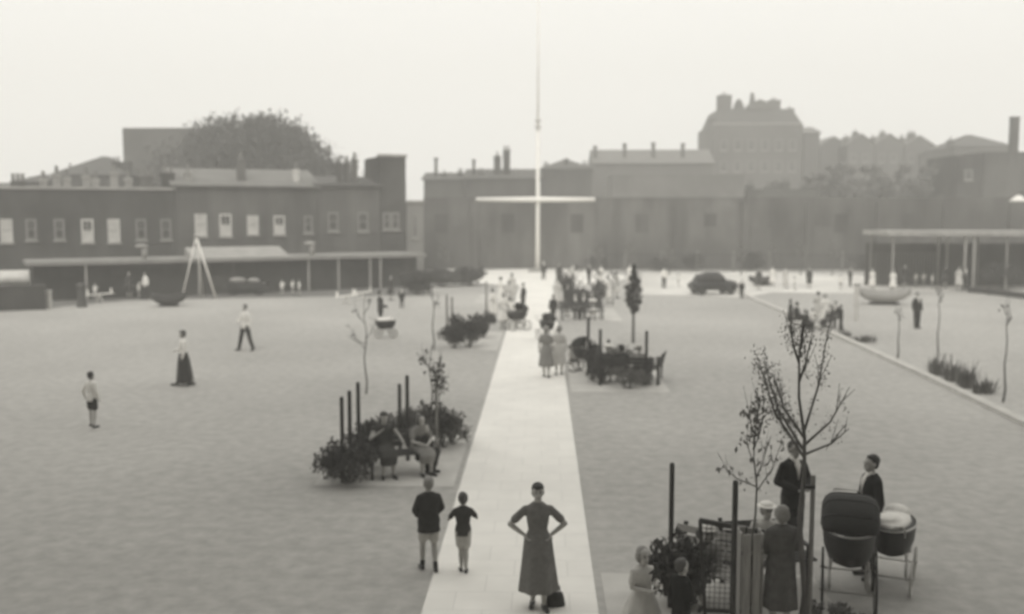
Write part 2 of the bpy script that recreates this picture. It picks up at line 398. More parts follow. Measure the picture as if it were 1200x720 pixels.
    def skirt(mbx):
        if seated:
            mid = (J['KL'] + J['KR']) / 2; an = (J['AL'] + J['AR']) / 2
            sp = (J['KR'] - J['KL']).length / 2
            mbx.loft([(P + Vector((0, .05, -.02)), .17, .10), (P + Vector((0, -.08, .0)), .19, .11), (P.lerp(mid, .5) + Vector((0, 0, .01)), .19, .095), (mid + Vector((0, .0, .01)), sp + .09, .085), (mid.lerp(an, .12) + Vector((0, -.05, 0)), sp + .085, .08), (mid.lerp(an, .5 + .0 * hem), sp + .08, .085)], 16, (1, 0, 0), fold=.03)
        else:
            wp = P.lerp(C, .45); hz = hem; bt = Vector(((J['AL'].x + J['AR'].x) / 2, (J['AL'].y + J['AR'].y) / 2, hz)); L_ = []
            for i in range(7):
                u = i / 6; p_ = wp.lerp(bt, u); r_ = .135 + (.05 if u > .15 else .05 * u / .15) + flare * .42 * max(0, u - .12); L_.append((p_, r_ * 1.0, r_ * .80 if u < .3 else r_ * .88))
            mbx.loft(L_, 48, hint, fold=.07, nf=7)
    if bk in ('skirt', 'dress'): skirt(low)
    else:
        low.loft([(P - (C - P).normalized() * .13, .15 * sl, .11 * sl), (P, .172 * sl, .125 * sl), (P.lerp(C, .4), .142 * sl, .105 * sl)], 14, hint)
        for q in 'LR':
            H_, K, A = J['H' + q], J['K' + q], J['A' + q]
            if bk == 'trousers': low.limb(H_, K, .105 * sl, .078); low.limb(K, K.lerp(A, .97), .078, .066)
            else: low.limb(H_, H_.lerp(K, .72), .098 * sl, .096)
    vc = .013 if near else .02
    c.fused('dress' if bk == 'dress' else kind, M[tm], t, vc, iters=3)
    if bk != 'dress': low.fused(bk, M[bmn], t, vc, iters=3)
    if kind == 'jacket':
        d_ = MB(); d_.loft([(C + Vector((0, -.128 * sl, -.05)), .008, .010), (C.lerp(N, .35) + Vector((0, -.128 * sl, 0)), .026, .014), (C.lerp(N, .72) + Vector((0, -.112 * sl, 0)), .050, .02), (N + Vector((0, -.055, -.005)), .062, .03), (N + Vector((0, -.01, .035)), .064, .062)], 12, hint); d_.build('shirt_front', M['c_white'], t, True)
    # shoes
    for s, q in ((-1, 'L'), (1, 'R')):
        A = J['A' + q]; tw = Vector(toes[q]) if toes and q in toes else Vector((s * .03, -.14, -.05)); e_ = MB()
        e_.limb(A + Vector((0, .03, -.035)), A + tw * 1.05, .042, .034, 10)
        if socks: e_.limb(A, A.lerp(J['K' + q], .25), .044, .046, 10)
        e_.build('shoe', M[shoes], t, True)
    # hair
    hm = MB(); H3 = lambda x, y, z: Hd + HM @ Vector((x * k, y * k, z * k))
    hm.ell(H3(0, .034, .050), (.086 * k, .090 * k, .086 * k), 16, 10, HM)
    if hairstyle == 'bob':
        hm.ell(H3(0, .045, -.01), (.098 * k, .075 * k, .10 * k), 14, 8, HM)
        for s in (-1, 1): hm.ell(H3(s * .075, .005, .01), (.028 * k, .05 * k, .07 * k), 8, 6, HM)
    elif hairstyle == 'set':
        hm.ell(H3(0, .05, -.005), (.088 * k, .068 * k, .085 * k), 14, 8, HM)
        hm.ell(H3(0, -.045, .085), (.068 * k, .045 * k, .035 * k), 10, 6, HM)
    else:
        hm.ell(H3(0, .05, .0), (.076 * k, .06 * k, .075 * k), 12, 8, HM)
        hm.ell(H3(.012, -.02, .098), (.055 * k, .045 * k, .03 * k), 10, 6, HM)
    hm.fused('hair', M[hair], t, .012 if near else .016, iters=3)
    if hat:
        e_ = MB(); e_.ell(H3(0, .02, .085), (.10 * k, .11 * k, .065 * k), 14, 8, HM); e_.ell(H3(0, .01, .075), (.145 * k, .155 * k, .018 * k), 16, 6, HM); e_.build('hat', M[hat], t, True)
    t.scale = (sc, sc, sc)
    return t

# ---- near figures
pw = G(630, 712)
person(pw, R(4), 'woman in long grey dress on the white path with both hands on her hips',
       pose_stand(EL=(-.37, .06, 1.13), WL=(-.175, -.01, 1.0), ER=(.37, .06, 1.13), WR=(.175, -.01, 1.0), DL=(.5, -.5, -.35), DR=(-.5, -.5, -.35),
                  AL=(-.06, .05, .085), AR=(.08, -.08, .085), KR=(.08, -.06, .49), KL=(-.07, .02, .49)),
       h=1.68, top=('shirt', 'c_dress'), bottom=('dress', 'c_dress'), hair='hair', hairstyle='set', near=True, sleeve='short', hem=.25, flare=.22, slim=.88)
b_ = thing('handbag', G(645, 712) + Vector((.06, .02, 0)), 'small black handbag on the path by the feet of the woman in grey', 'handbag', R(10))
m_ = MB(); m_.loft([((0, 0, 0), .13, .06), ((0, 0, .03), .14, .065), ((0, 0, .14), .12, .05), ((0, 0, .2), .10, .02)], 14); m_.build('bag', M['coach'], b_, True)
m_ = MB(); m_.tube([(-.07, 0, .19), (-.06, 0, .28), (0, 0, .32), (.06, 0, .28), (.07, 0, .19)], .008, 6); m_.build('handle', M['coach'], b_)

person(G(503, 670), R(195), 'bigger boy in dark jumper and pale shorts walking away at the left path edge',
       pose_stand(EL=(-.24, -.05, 1.13), WL=(-.16, -.20, .98), ER=(.24, -.03, 1.12), WR=(.17, -.18, .97), AL=(-.10, .10, .10), AR=(.10, -.12, .085), KR=(.1, -.08, .49)),
       h=1.40, top=('jacket', 'c_dark'), bottom=('shorts', 'c_pale'), hair='hairf', near=True, headk=1.12, slim=1.12, socks=True)
person(G(543, 671), R(185), 'small child in dark top and pale shorts at the left path edge, elbows raised',
       pose_stand(EL=(-.29, -.02, 1.17), WL=(-.16, -.20, 1.24), ER=(.30, -.02, 1.15), WR=(.18, -.20, 1.20), AL=(-.05, .06, .085), AR=(.04, -.03, .085), KL=(-.06, .02, .49), KR=(.05, -.03, .49)),
       h=1.17, top=('shirt', 'c_coat'), bottom=('shorts', 'c_pale'), hair='hairm', near=True, headk=1.25, sleeve='short', slim=1.0)

# ---- lawn figures on the left
person(G(109, 501), R(160), 'boy in white shirt and dark shorts alone on the left lawn',
       pose_stand(ER=(-.26, .0, 1.12) if False else (.28, .05, 1.12), WR=(.33, -.06, .90), AL=(-.13, .08, .085), AR=(.17, -.10, .085), KR=(.14, -.08, .49)),
       h=1.36, top=('shirt', 'c_white'), bottom=('shorts', 'c_dark'), headk=1.12, sleeve='long')
person(G(216, 452), R(-70), 'woman in white blouse and long dark skirt striding alone across the left lawn',
       pose_stand(P=(0, 0, .93), AL=(-.08, -.22, .085), AR=(.08, .26, .10), KL=(-.08, -.12, .50), KR=(.08, .06, .50), EL=(-.2, -.05, 1.12), WL=(-.18, -.25, 1.05)),
       h=1.68, top=('shirt', 'c_white'), bottom=('skirt', 'c_coat'), hair='hairm', hairstyle='set', hem=.10, flare=.30)
person(G(288, 411), R(-25), 'man in white shirt and dark trousers with legs astride on the far left lawn',
       pose_stand(AL=(-.24, -.08, .085), AR=(.26, .10, .085), KL=(-.16, -.05, .49), KR=(.17, .02, .49), EL=(-.26, -.02, 1.13), WL=(-.18, -.2, 1.05)),
       h=1.75, top=('shirt', 'c_white'), bottom=('trousers', 'c_dark'))

# ---- group round the near right bay
person(G(927, 652), R(20), 'man in dark jacket and open white shirt standing behind the forked young tree',
       pose_stand(EL=(-.25, .02, 1.12), WL=(-.06, -.2, 1.03), DL=(.8, -.5, .1), ER=(.25, .0, 1.12), WR=(.08, -.22, 1.04), DR=(-.8, -.5, .1)),
       h=1.78, top=('jacket', 'c_black'), bottom=('trousers', 'c_dark'), near=True, skin='skind')
person(G(1017, 677), R(-82), 'man in dark suit with white collar standing between the two prams, facing left',
       pose_stand(EL=(-.24, .0, 1.12), WL=(-.2, -.16, .95), ER=(.23, .02, 1.1)),
       h=1.79, top=('jacket', 'c_black'), bottom=('trousers', 'c_dark'), hair='hair', near=True)
person(G(913, 738), R(188), 'fair haired woman in long grey coat with her back turned, beside the slatted tree guard',
       pose_stand(EL=(-.22, -.04, 1.12), WL=(-.12, -.2, 1.0), ER=(.22, -.04, 1.12), WR=(.12, -.2, 1.0)),
       h=1.60, top=('jacket', 'c_grey'), bottom=('dress', 'c_grey'), hair='hairf', hairstyle='bob', near=True, hem=.32, flare=.12, slim=1.1)
person(G(752, 768), R(25), 'girl in pale dress holding a small dark toy, left of the near shrub',
       pose_stand(EL=(-.21, -.03, 1.12), WL=(-.02, -.22, 1.1), ER=(.21, -.04, 1.14), WR=(.10, -.24, 1.17), DL=(.6, -.6, .2), DR=(-.3, -.8, .3)),
       h=1.30, top=('shirt', 'c_pale'), bottom=('dress', 'c_pale'), hair='hairf', hairstyle='bob', near=True, headk=1.15, sleeve='short', hem=.55, flare=.45)
tb = thing('toy_bear', G(768, 675, 1.0) * 1, 'small dark soft toy held by the girl in the pale dress', 'toy')
tb.location = W(769, 672, G(752, 768).y - .22)
q_ = MB(); q_.ell((0, 0, .0), (.05, .04, .06)); q_.ell((0, 0, .085), (.038, .036, .036)); [q_.ell((s * .03, 0, .12), (.013, .01, .013), 8, 6) for s in (-1, 1)]; [q_.limb((s * .03, 0, .03), (s * .08, -.02, .0), .016, .013) for s in (-1, 1)]; [q_.limb((s * .025, 0, -.04), (s * .05, -.05, -.07), .02, .016) for s in (-1, 1)]
q_.fused('bear_body', M['c_coat'], tb, .01)
person(G(797, 775), R(120), 'child in dark coat in the bottom foreground, in front of the near bench',
       pose_stand(EL=(-.22, -.04, 1.12), WL=(-.12, -.2, 1.0)), h=1.22, top=('jacket', 'c_black'), bottom=('trousers', 'c_dark'), hair='hairm', near=True, headk=1.15)
person(G(828, 704), R(-35), 'child in pale bonnet sitting on the near bench behind the black post',
       pose_sit(), h=1.35, top=('shirt', 'c_mid'), bottom=('dress', 'c_mid'), hair='hairf', hairstyle='bob', near=True, headk=1.15, seated=True, hat='c_pale')
person(G(897, 690), R(10), 'seated woman in white hat and pale dress just beyond the slatted tree guard',
       pose_sit(), h=1.62, top=('shirt', 'c_pale'), bottom=('dress', 'c_pale'), hair='hair', hairstyle='set', near=True, seated=True, hat='c_white')

# ------------------------------------------------------------------ benches
def bench(pos, rz, label, L=1.8, m='darkwood', lm='iron', group='benches in the paved bays beside the path'):
    t = thing('park_bench', pos, label, 'bench', rz, group)      # front faces local -Y
    b = MB()
    for i in range(4): b.box((0, -.19 + i * .125, .44), (L, .10, .03))
    b.build('seat', M[m], t, bevel=.005)
    b = MB()
    for i in range(3): b.box((0, .27 + i * .03, .56 + i * .125), (L, .025, .10), Euler((R(-14), 0, 0)).to_matrix())
    b.build('backrest', M[m], t, bevel=.005)
    for s in (-1, 1):
        x = s * (L / 2 - .12)
        b = MB(); b.bar((x, -.2, 0), (x, -.2, .43), .05, .05); b.bar((x, .24, 0), (x, .26, .46), .05, .05); b.bar((x, .262, .44), (x, .375, .90), .05, .04); b.bar((x, -.24, .41), (x, .26, .41), .05, .03); b.build('leg', M[lm], t)
        b = MB(); b.bar((x, -.24, .64), (x, .31, .64), .06, .03); b.bar((x, -.2, .44), (x, -.2, .63), .04, .04); b.build('armrest', M[lm], t)
    return t
bench(G(838, 706) + Vector((0, 0, 0)), R(-35), 'dark slatted bench beside the shrub in the near right bay, with a pale plank seat', 1.5, 'timberp')
bench(G(897, 690) + Vector((.0, .05, 0)), R(10), 'bench under the seated woman in the white hat', 1.3)

# ------------------------------------------------------------------ prams
def wheel(b_t, b_r, c, r, tk=.014):
    b_t.ring(c, r, tk, 'X', 28, 8); b_r.ring(c, r - .022, .007, 'X', 24, 6)
    for i in range(14):
        a = 2 * math.pi * i / 14; b_r.tube([c, (c[0], c[1] + (r - .02) * math.cos(a), c[2] + (r - .02) * math.sin(a))], .004, 4)
    b_r.ell(c, (.035, .022, .022), 10, 6)
def pram(pos, rz, label, hood=True, body='coach', tyre='tyre', blanket=True, sc=1.0, group='prams'):
    t = thing('pram', pos, label, 'pram', rz, group)            # handle end at local -Y, hood end at local -Y too
    b = MB(); rings = []
    b.loft([((0, 0, .46), .14, .28), ((0, 0, .50), .22, .38), ((0, 0, .64), .27, .47), ((0, 0, .80), .285, .50), ((0, 0, .86), .29, .52)], 28, (1, 0, 0)); bo = b.build('pram_body', M[body], t, True)
    b = MB()
    n = 28
    for k in range(n):
        a, c = 2 * math.pi * k / n, 2 * math.pi * (k + 1) / n
        b.tube([(.294 * math.cos(a), .524 * math.sin(a), .865), (.294 * math.cos(c), .524 * math.sin(c), .865)], .012, 6)
    b.build('rim_trim', M['steel'], bo)
    if blanket:
        b = MB(); b.ell((0, .02, .88), (.225, .46, .10), 16, 8); b.ell((.03, .2, .95), (.17, .15, .09)); b.ell((-.04, -.2, .95), (.15, .18, .07)); b.fused('blanket', M['c_white'], t, .02)
    if hood:
        b = MB(); N_ = 7
        vs = []; fs = []
        for i in range(N_):                                      # bows fan out from the hinge, +Y end
            a = R(6 + 92 * i / (N_ - 1)); cen = Vector((0, .10, .86))
            for k in range(13):
                x = math.cos(math.pi * k / 12); rr = .36 * (1 - abs(x) ** 4.5) ** (1 / 4.5)
                vs.append(cen + Vector((x * .30, math.cos(a) * rr * 1.1, math.sin(a) * rr)))
        for i in range(N_ - 1):
            for k in range(12): q = i * 13 + k; fs.append((q, q + 1, q + 14, q + 13))
        b.add(vs, fs); ho = b.build('hood', M['hoodm'], t, True); so = ho.modifiers.new('s', 'SOLIDIFY'); so.thickness = .015
        b = MB()
        for i in (2, 4, 6):
            for k in range(12): b.tube([vs[i * 13 + k] * 1.0, vs[i * 13 + k + 1] * 1.0], .009, 5)
        b.build('hood_bow', M['coach'], ho)
    b = MB()
    for s in (-1, 1):
        x = s * .20
        b.tube([(x, -.50, .30), (x, -.42, .40), (x, -.2, .46), (x, .2, .46), (x, .42, .40), (x, .50, .30)], .011, 6)   # leaf springs
        b.tube([(x, -.36, .215), (x, 0, .36), (x, .36, .215)], .012, 6)
        b.tube([(x, -.3, .42), (x * .9, -.3, .55)], .010, 6); b.tube([(x, .3, .42), (x * .9, .3, .55)], .010, 6)
    for y in (-.36, .36): b.tube([(-.27, y, .215), (.27, y, .215)], .011, 6)
    b.build('chassis', M['steel'], t, True)
    for s in (-1, 1):
        for y in (-.36, .36):
            bt, br = MB(), MB(); wheel(bt, br, (s * .27, y, .225), .21)
            wo = bt.build('wheel', M[tyre], t, True); br.build('rim', M['steel'], wo)
    b = MB(); b.tube([(-.18, -.46, .80), (-.19, -.72, .98), (-.17, -.80, 1.02), (.17, -.80, 1.02), (.19, -.72, .98), (.18, -.46, .80)], .012, 8); b.build('handle', M['steel'], t, True)
    t.scale = (sc, sc, sc); return t
p1 = pram(G(993, 703), R(164), 'black coach pram with raised hood, end on, beside the man in dark suit', sc=1.22, tyre='tyred', blanket=False)
p2 = pram(G(1044, 684), R(-24), 'pram without a hood, piled with white bedding, right of the hooded black pram', hood=False, sc=1.05)
# pushchair / prams further off
p3 = copy_tree(p1); p3.location = G(686, 436); p3.rotation_euler.z = R(70); p3['label'] = 'black hooded pram at the left end of the right middle bay bench'; p3.scale = (.95,) * 3
p4 = copy_tree(p1); p4.location = G(606, 387); p4.rotation_euler.z = R(-60); p4['label'] = 'dark hooded pram among the women in white on the left of the far path'; p4.scale = (1,) * 3
p5 = copy_tree(p2); p5.location = G(452, 396); p5.rotation_euler.z = R(-75); p5['label'] = 'dark low pram pushed across the lawn below the person in the dark coat'; p5.scale = (.85,) * 3
p6 = copy_tree(p1); p6.location = G(641, 398); p6.rotation_euler.z = R(-150); p6['label'] = 'dark pram on the far path just beyond the two women walking together'; p6.scale = (.9,) * 3

# ------------------------------------------------------------------ posts, saplings, shrubs of the near right bay
def post(pos, h, label, r=.035, m='darkwood', group='dark posts round the planted bays'):
    b = MB(); b.tube([(0, 0, -.05), (0, 0, h - .02), (0, 0, h)], [r, r * .95, r * .7], 8); o = b.build('post', M[m], None, True); o.location = pos; tag(o, label, 'post', group); return o
post(W(786, 700, 13.0) * Vector((1, 1, 0)).normalized().length if False else G(785, 712), 1.95, 'tall thin dark post behind the near shrub, left of the young trees', .035)
post(G(858, 744), 1.95, 'tall thin dark post rising above the near bench, left of the slatted tree guard', .037)
bush(G(800, 712), 1.0, 1.05, 'dark bushy shrub round the foot of the tall post in the near right bay', 1.7, .055)
# wire panel
t = thing('wire_panel', G(862, 728), 'dark framed wire netting panel between the post and the slatted tree guard', 'fence panel', R(-6))
b = MB(); b.bar((-.38, 0, 0), (-.47, 0, 1.30), .045, .045); b.bar((.31, 0, 0), (.31, 0, 1.2), .035, .035); b.bar((-.48, 0, 1.30), (.33, 0, 1.18), .05, .06); b.bar((-.39, 0, .12), (.31, 0, .12), .035, .035); b.build('frame', M['darkwood'], t)
b = MB()
for i in range(12):
    u = i / 12; b.tube([(-.39 + .7 * u - .08 * (1 - u) , 0, .12 if False else .12), (-.45 + .76 * u, 0, 1.28 - .1 * u)], .004, 4)
for i in range(16): b.tube([(-.40 - .004 * i, .006, .15 + .07 * i), (.31, .006, .15 + .068 * i)], .004, 4)
b.build('netting', M['iron'], t)
# slatted tree guard
gp = G(878, 735)
t = thing('tree_guard', gp, 'pale slatted timber guard boxed round the thin stemmed young tree', 'tree guard', R(3))
for k, (x, y, sx, sy) in enumerate([(-.09, -.14, .10, .025), (.035, -.14, .10, .025), (-.09, .14, .10, .025), (.035, .14, .10, .025), (-.15, -.06, .025, .10), (-.15, .06, .025, .10), (.12, -.06, .025, .10), (.12, .06, .025, .10)]):
    b = MB(); b.box((x, y, .62), (sx, sy, 1.24 + .02 * (k % 3))); b.build('slat', M['timberp'], t, bevel=.004)
b = MB()
for z in (.25, 1.0):
    b.box((-.02, -.118, z), (.27, .015, .05)); b.box((-.02, .118, z), (.27, .015, .05))
b.build('batten', M['timber'], t)
sapling(gp + Vector((.03, 0, 0)), 2.9, 'thin leafy young tree growing out of the slatted timber guard',
        [(.66, .12, 0, .4, .3), (.72, -.1, .05, .35, .4), (.8, .1, 0, .35, .5), (.85, -.08, 0, .3, .7), (.92, .02, 0, .22, 1.2), (.62, -.42, 0, .25, .35), (.6, .3, .05, .6, .5)], .024, 4, .04, mt='leafp')
sapling(G(938, 742), 3.95, 'forked young tree with a stake, in front of the man in the dark jacket',
        [(.56, -.60, .0, 1.25, 5), (.58, -.50, .1, 1.10, 4), (.62, -.40, .05, .80, 2), (.64, .26, .0, 1.30, 1.6), (.60, .50, .05, .62, .5), (.57, .50, -.1, .35, .4), (.86, -.12, 0, .45, 2.6), (.90, .04, 0, .3, 1.6), (.80, .12, 0, .5, 1.0)],
        .044, 6, .020, stake=2.0, lean=-.12, mt='leafp')
for (px, py, l) in ((985, 738, 'low tuft of seedling plants under the hooded pram'), (760 + 190, 735, 'low tuft of seedling plants at the foot of the forked young tree')):
    bush(G(px, py), .5, .35, l, .7, .04, 'leafp', name='plant')

# ------------------------------------------------------------------ left middle bay (18-23 m)
for i, (px, py, tp, l) in enumerate([(402, 566, 465, 'leftmost dark post of the left middle bay'), (411, 562, 458, 'second dark post from the left in the left middle bay'), (421, 553, 448, 'third dark post from the left in the left middle bay, nearest the bench'),
                                     (469, 533, 450, 'shorter of the two dark posts behind the bench in the left middle bay'), (478, 540, 440, 'taller of the two dark posts behind the bench in the left middle bay')]):
    p = G(px, py); h = W(px, tp, p.y).z; post(p, h, l, .042)
bush(G(410, 566), 1.25, .78, 'dense dark shrub at the feet of the three posts, left middle bay', 1.8, .05)
bush(G(432, 548), 1.2, 1.0, 'dark shrub directly behind the bench in the left middle bay', 1.6, .05, 'leaf')
bush(G(392, 556), .5, .45, 'small low shrub at the left corner of the left middle bay', .7, .05)
bush(G(520, 525), 1.0, 1.15, 'taller loose shrub right of the young tree in the left middle bay', 1.2, .05)
bush(G(503, 520), .9, .95, 'shrub under the young tree at the back of the left middle bay', 1.2, .05, 'leafp')
sapling(G(506, 545), 2.5, 'nearer slim young tree beside the path in the left middle bay', [(.6, .2, 0, .4, .8), (.7, .22, 0, .5, .8), (.8, -.15, 0, .3, .6)], .03, 4, .05, stake=1.9)
sapling(G(514, 528), 2.0, 'shorter slim young tree behind the nearer one in the left middle bay', [(.6, .15, 0, .35, .8), (.8, -.1, 0, .3, .6)], .025, 4, .05)
sapling(G(429, 462), 2.9, 'tall bare young tree standing alone on the left lawn', [(.45, -.4, 0, .6, .15), (.55, .3, 0, .6, .15), (.7, -.3, 0, .5, .2), (.8, .2, 0, .4, .2), (.5, -.55, 0, .25, .1)], .03, 2, .05)
bench(G(468, 556), R(28), 'bench in the left middle bay with two women seated on it', 1.5)
pb = G(468, 556)
person(pb + Vector((-.30, .05, 0)), R(20), 'woman in dark dress with bare pale arms, left one on the left middle bay bench',
       pose_sit(EL=(-.30, -.04, .74), WL=(-.10, -.16, .92), ER=(.30, -.1, .78), WR=(.36, -.32, .62)), h=1.66, top=('shirt', 'c_coat'), bottom=('dress', 'c_coat'), hair='hair', hairstyle='set', seated=True, sleeve='cap')
person(pb + Vector((.34, .20, 0)), R(35), 'woman in pale dress leaning forward, right one on the left middle bay bench',
       pose_sit(C=(0, -.03, .79), N=(0, -.10, .97), Hd=(0, -.17, 1.10), SL=(-.17, -.09, .92), SR=(.17, -.09, .92), EL=(-.22, -.2, .70), WL=(-.05, -.38, .66), ER=(.22, -.2, .70), WR=(.05, -.38, .66)), h=1.64, top=('shirt', 'c_mid'), bottom=('dress', 'c_pale'), hair='hairm', hairstyle='bob', seated=True, sleeve='short')
person(G(494, 553), R(60), 'person in dark clothes crouched at the right end of the left middle bay bench',
       pose_sit(P=(0, 0, .40), C=(0, -.02, .68), N=(0, -.05, .88), Hd=(0, -.10, 1.02), SL=(-.17, -.04, .83), SR=(.17, -.04, .83), KL=(-.1, -.38, .5), KR=(.1, -.38, .5), AL=(-.1, -.25, .085), AR=(.1, -.25, .085)), h=1.5, top=('shirt', 'c_dark'), bottom=('trousers', 'c_dark'), hair='hair', sleeve='long')

bush(G(530, 520), .8, .8, 'small pale leaved shrub at the path edge of the left middle bay', 1.3, .045, 'leafp')
bush(G(486, 528), 1.1, 1.0, 'shrub behind the two dark posts in the left middle bay', 1.5, .045, 'leafp')
bush(G(448, 530), 1.2, .9, 'pale leaved shrub behind the seated women in the left middle bay', 1.5, .045, 'leafp')
# ------------------------------------------------------------------ right middle bay (28-33 m)
for (px, py, tp, l) in [(713, 440, 398, 'shorter post just behind the seated people in the right middle bay'), (771, 452, 418, 'low stub post at the right corner of the right middle bay'), (703, 452, 386, 'left post of the right middle bay, beside the bench back'), (757, 452, 388, 'right post of the right middle bay, beside the bench end'), (689, 440, 372, 'thin dark post behind the pram in the right middle bay')]:
    p = G(px, py); post(p, W(px, tp, p.y).z, l, .05)
pb = G(732, 450)
bench(pb, R(180), 'bench seen from behind in the right middle bay, three people on it', 1.7)
bench(G(764, 446), R(255), 'short dark bench end on at the right corner of the right middle bay', .9)
for dx, lab, tp_, hr, hat, bt in ((-.5, 'seated person in white hat, leftmost on the bench seen from behind', 'c_coat', 'hairf', 'c_white', 'c_coat'), (-.1, 'dark haired seated person in the middle of the bench seen from behind', 'c_dark', 'hair', None, 'c_dark'), (.42, 'seated person in pale headscarf, rightmost on the bench seen from behind', 'c_mid', 'hairf', 'c_pale', 'c_mid')):
    person(pb + Vector((dx, .0, 0)), R(180), lab, pose_sit(), h=1.62, top=('shirt', tp_), bottom=('skirt', bt), hair=hr, hairstyle='bob', hat=hat, seated=True, group='people seated on the bench seen from behind')
bush(G(708, 450), .9, .95, 'dark shrub at the left post of the right middle bay', 1.5, .055)
bush(G(735, 456), 1.5, .72, 'low wide shrub in front of the bench seen from behind', 1.0, .05, 'leafp', dp=.5)
bush(G(755, 452), .8, .7, 'small dark shrub at the right post of the right middle bay', 1.2, .055)
person(G(669, 434), R(80), 'small child in pale clothes sitting beside the path left of the hooded pram', pose_sit(P=(0, 0, .4), ), h=1.1, top=('shirt', 'c_pale'), bottom=('shorts', 'c_dark'), hair='hairm', headk=1.2, seated=True)
bush(G(694, 446), .9, 1.2, 'tall dark shrub between the pram and the left post, right middle bay', 1.5, .055)
bush(G(722, 438), 1.6, 1.0, 'shrub beyond the seated people in the right middle bay', 1.5, .055, 'leafp')
# conical young tree
def conical(pos, h, w, label):
    t = thing('conical_tree', pos, label, 'tree'); b = MB(); b.tube([(0, 0, 0), (0, 0, h * .9)], [.07, .02], 8); b.build('trunk', M['bark'], t); lv = MB()
    for i in range(16):
        u = i / 15; zz = h * (.42 + .56 * u); r = w * .5 * (math.sin(math.pi * min(1, .18 + .85 * u)) + .08)
        for _ in range(4): a = rnd(0, 6.28); leaves(lv, (math.cos(a) * r * .6, math.sin(a) * r * .6, zz), (r * .5, r * .5, h * .04), 26, .07, .1)
    lv.build('crown', M['leaf'], t); return t
conical(G(742, 402), 3.1, .75, 'narrow dark conical tree behind the right middle bay')

# ------------------------------------------------------------------ two women walking and the far clusters
person(G(640, 443), R(170), 'woman in grey patterned dress walking away on the far path, left one of two', pose_stand(AL=(-.08, .1, .1), AR=(.08, -.1, .085)), h=1.66, top=('shirt', 'c_mid'), bottom=('dress', 'c_mid'), hair='hairf', hairstyle='bob', sleeve='short', hem=.38, flare=.2)
person(G(655, 440), R(175), 'woman in pale dress walking away on the far path, right one of two', pose_stand(AL=(-.08, -.1, .085), AR=(.08, .1, .1)), h=1.62, top=('shirt', 'c_pale'), bottom=('dress', 'c_pale'), hair='hairf', hairstyle='bob', sleeve='short', hem=.38, flare=.15)
person(G(446, 386), R(100), 'person in dark coat standing behind the low pram on the left lawn', pose_stand(WL=(-.15, -.3, .98), WR=(.15, -.3, .98)), h=1.72, top=('jacket', 'c_coat'), bottom=('trousers', 'c_dark'))
TPL = {}
def crowd(kind, px, py, rz, label, sc=1.0, group=None):
    pos = G(px, py)
    if kind not in TPL:
        if kind == 'w_white': t = person(pos, 0, label, pose_stand(EL=(-.24, -.03, 1.1), WL=(-.12, -.2, 1.0)), h=1.62, top=('shirt', 'c_white'), bottom=('dress', 'c_white'), hair='hairm', hairstyle='bob', sleeve='short', hem=.4)
        if kind == 'w_pale': t = person(pos, 0, label, pose_stand(ER=(.24, -.03, 1.1), WR=(.12, -.2, 1.05), AR=(.1, -.1, .085)), h=1.62, top=('shirt', 'c_pale'), bottom=('dress', 'c_pale'), hair='hair', hairstyle='set', sleeve='short', hem=.42)
        if kind == 'w_dark': t = person(pos, 0, label, pose_stand(), h=1.62, top=('shirt', 'c_coat'), bottom=('dress', 'c_coat'), hair='hair', hairstyle='bob', sleeve='long', hem=.42, flare=.15)
        if kind == 'm_dark': t = person(pos, 0, label, pose_stand(AL=(-.12, -.08, .085)), h=1.72, top=('jacket', 'c_dark'), bottom=('trousers', 'c_dark'))
        if kind == 'm_shirt': t = person(pos, 0, label, pose_stand(AL=(-.14, -.1, .085), WL=(-.2, -.2, 1.0)), h=1.72, top=('shirt', 'c_white'), bottom=('trousers', 'c_dark'))
        if kind == 'kid': t = person(pos, 0, label, pose_stand(ER=(.3, 0, 1.2), WR=(.36, -.1, 1.35), AL=(-.13, -.1, .085)), h=1.25, top=('shirt', 'c_white'), bottom=('shorts', 'c_mid'), headk=1.2, sleeve='short')
        if kind == 'sit_pale': t = person(pos, 0, label, pose_sit(), h=1.62, top=('shirt', 'c_white'), bottom=('dress', 'c_white'), hair='hair', hairstyle='bob', seated=True, sleeve='short')
        if kind == 'sit_dark': t = person(pos, 0, label, pose_sit(), h=1.68, top=('jacket', 'c_coat'), bottom=('trousers', 'c_coat'), hair='hair', seated=True)
        TPL[kind] = t
    else: t = copy_tree(TPL[kind])
    t.location = pos; t.rotation_euler.z = R(rz); t['label'] = label; t.scale = t.scale * 1.0
    if sc != 1.0: t.scale = (t.scale[0] * sc,) * 3
    if group: t['group'] = group
    return t
GA = 'people gathered round the left of the far path'
crowd('w_white', 590, 385, 10, 'woman in white dress, nearest of the pale group left of the far path', group=GA)
crowd('w_white', 578, 377, 60, 'woman in white dress at the left of the pale group beside the dark shrub', group=GA)
crowd('sit_pale', 599, 378, 60, 'woman in white sitting at the path side behind the dark hooded pram', group=GA)
crowd('w_pale', 596, 366, -20, 'woman in off white dress amid the pale group left of the far path', group=GA)
crowd('w_white', 587, 358, 120, 'woman in white standing at the back left of the pale group by the far path', group=GA)
crowd('w_pale', 600, 352, 170, 'woman in off white dress, farthest of the pale group by the far path', group=GA)
crowd('m_dark', 613, 366, -60, 'man in dark suit at the path edge right of the pale group', .9, group=GA)
crowd('kid', 603, 384, 40, 'small child in white shirt between the pale group and the dark hooded pram', .8, group=GA)
bush(G(532, 408), 1.1, 1.05, 'dark round shrub, left one in the left far bay', 1.4, .07)
bush(G(549, 407), 1.5, 1.3, 'larger dark round shrub in the middle of the left far bay', 1.7, .07)
bush(G(566, 396), 1.1, 1.1, 'dark shrub nearest the path in the left far bay', 1.3, .07)
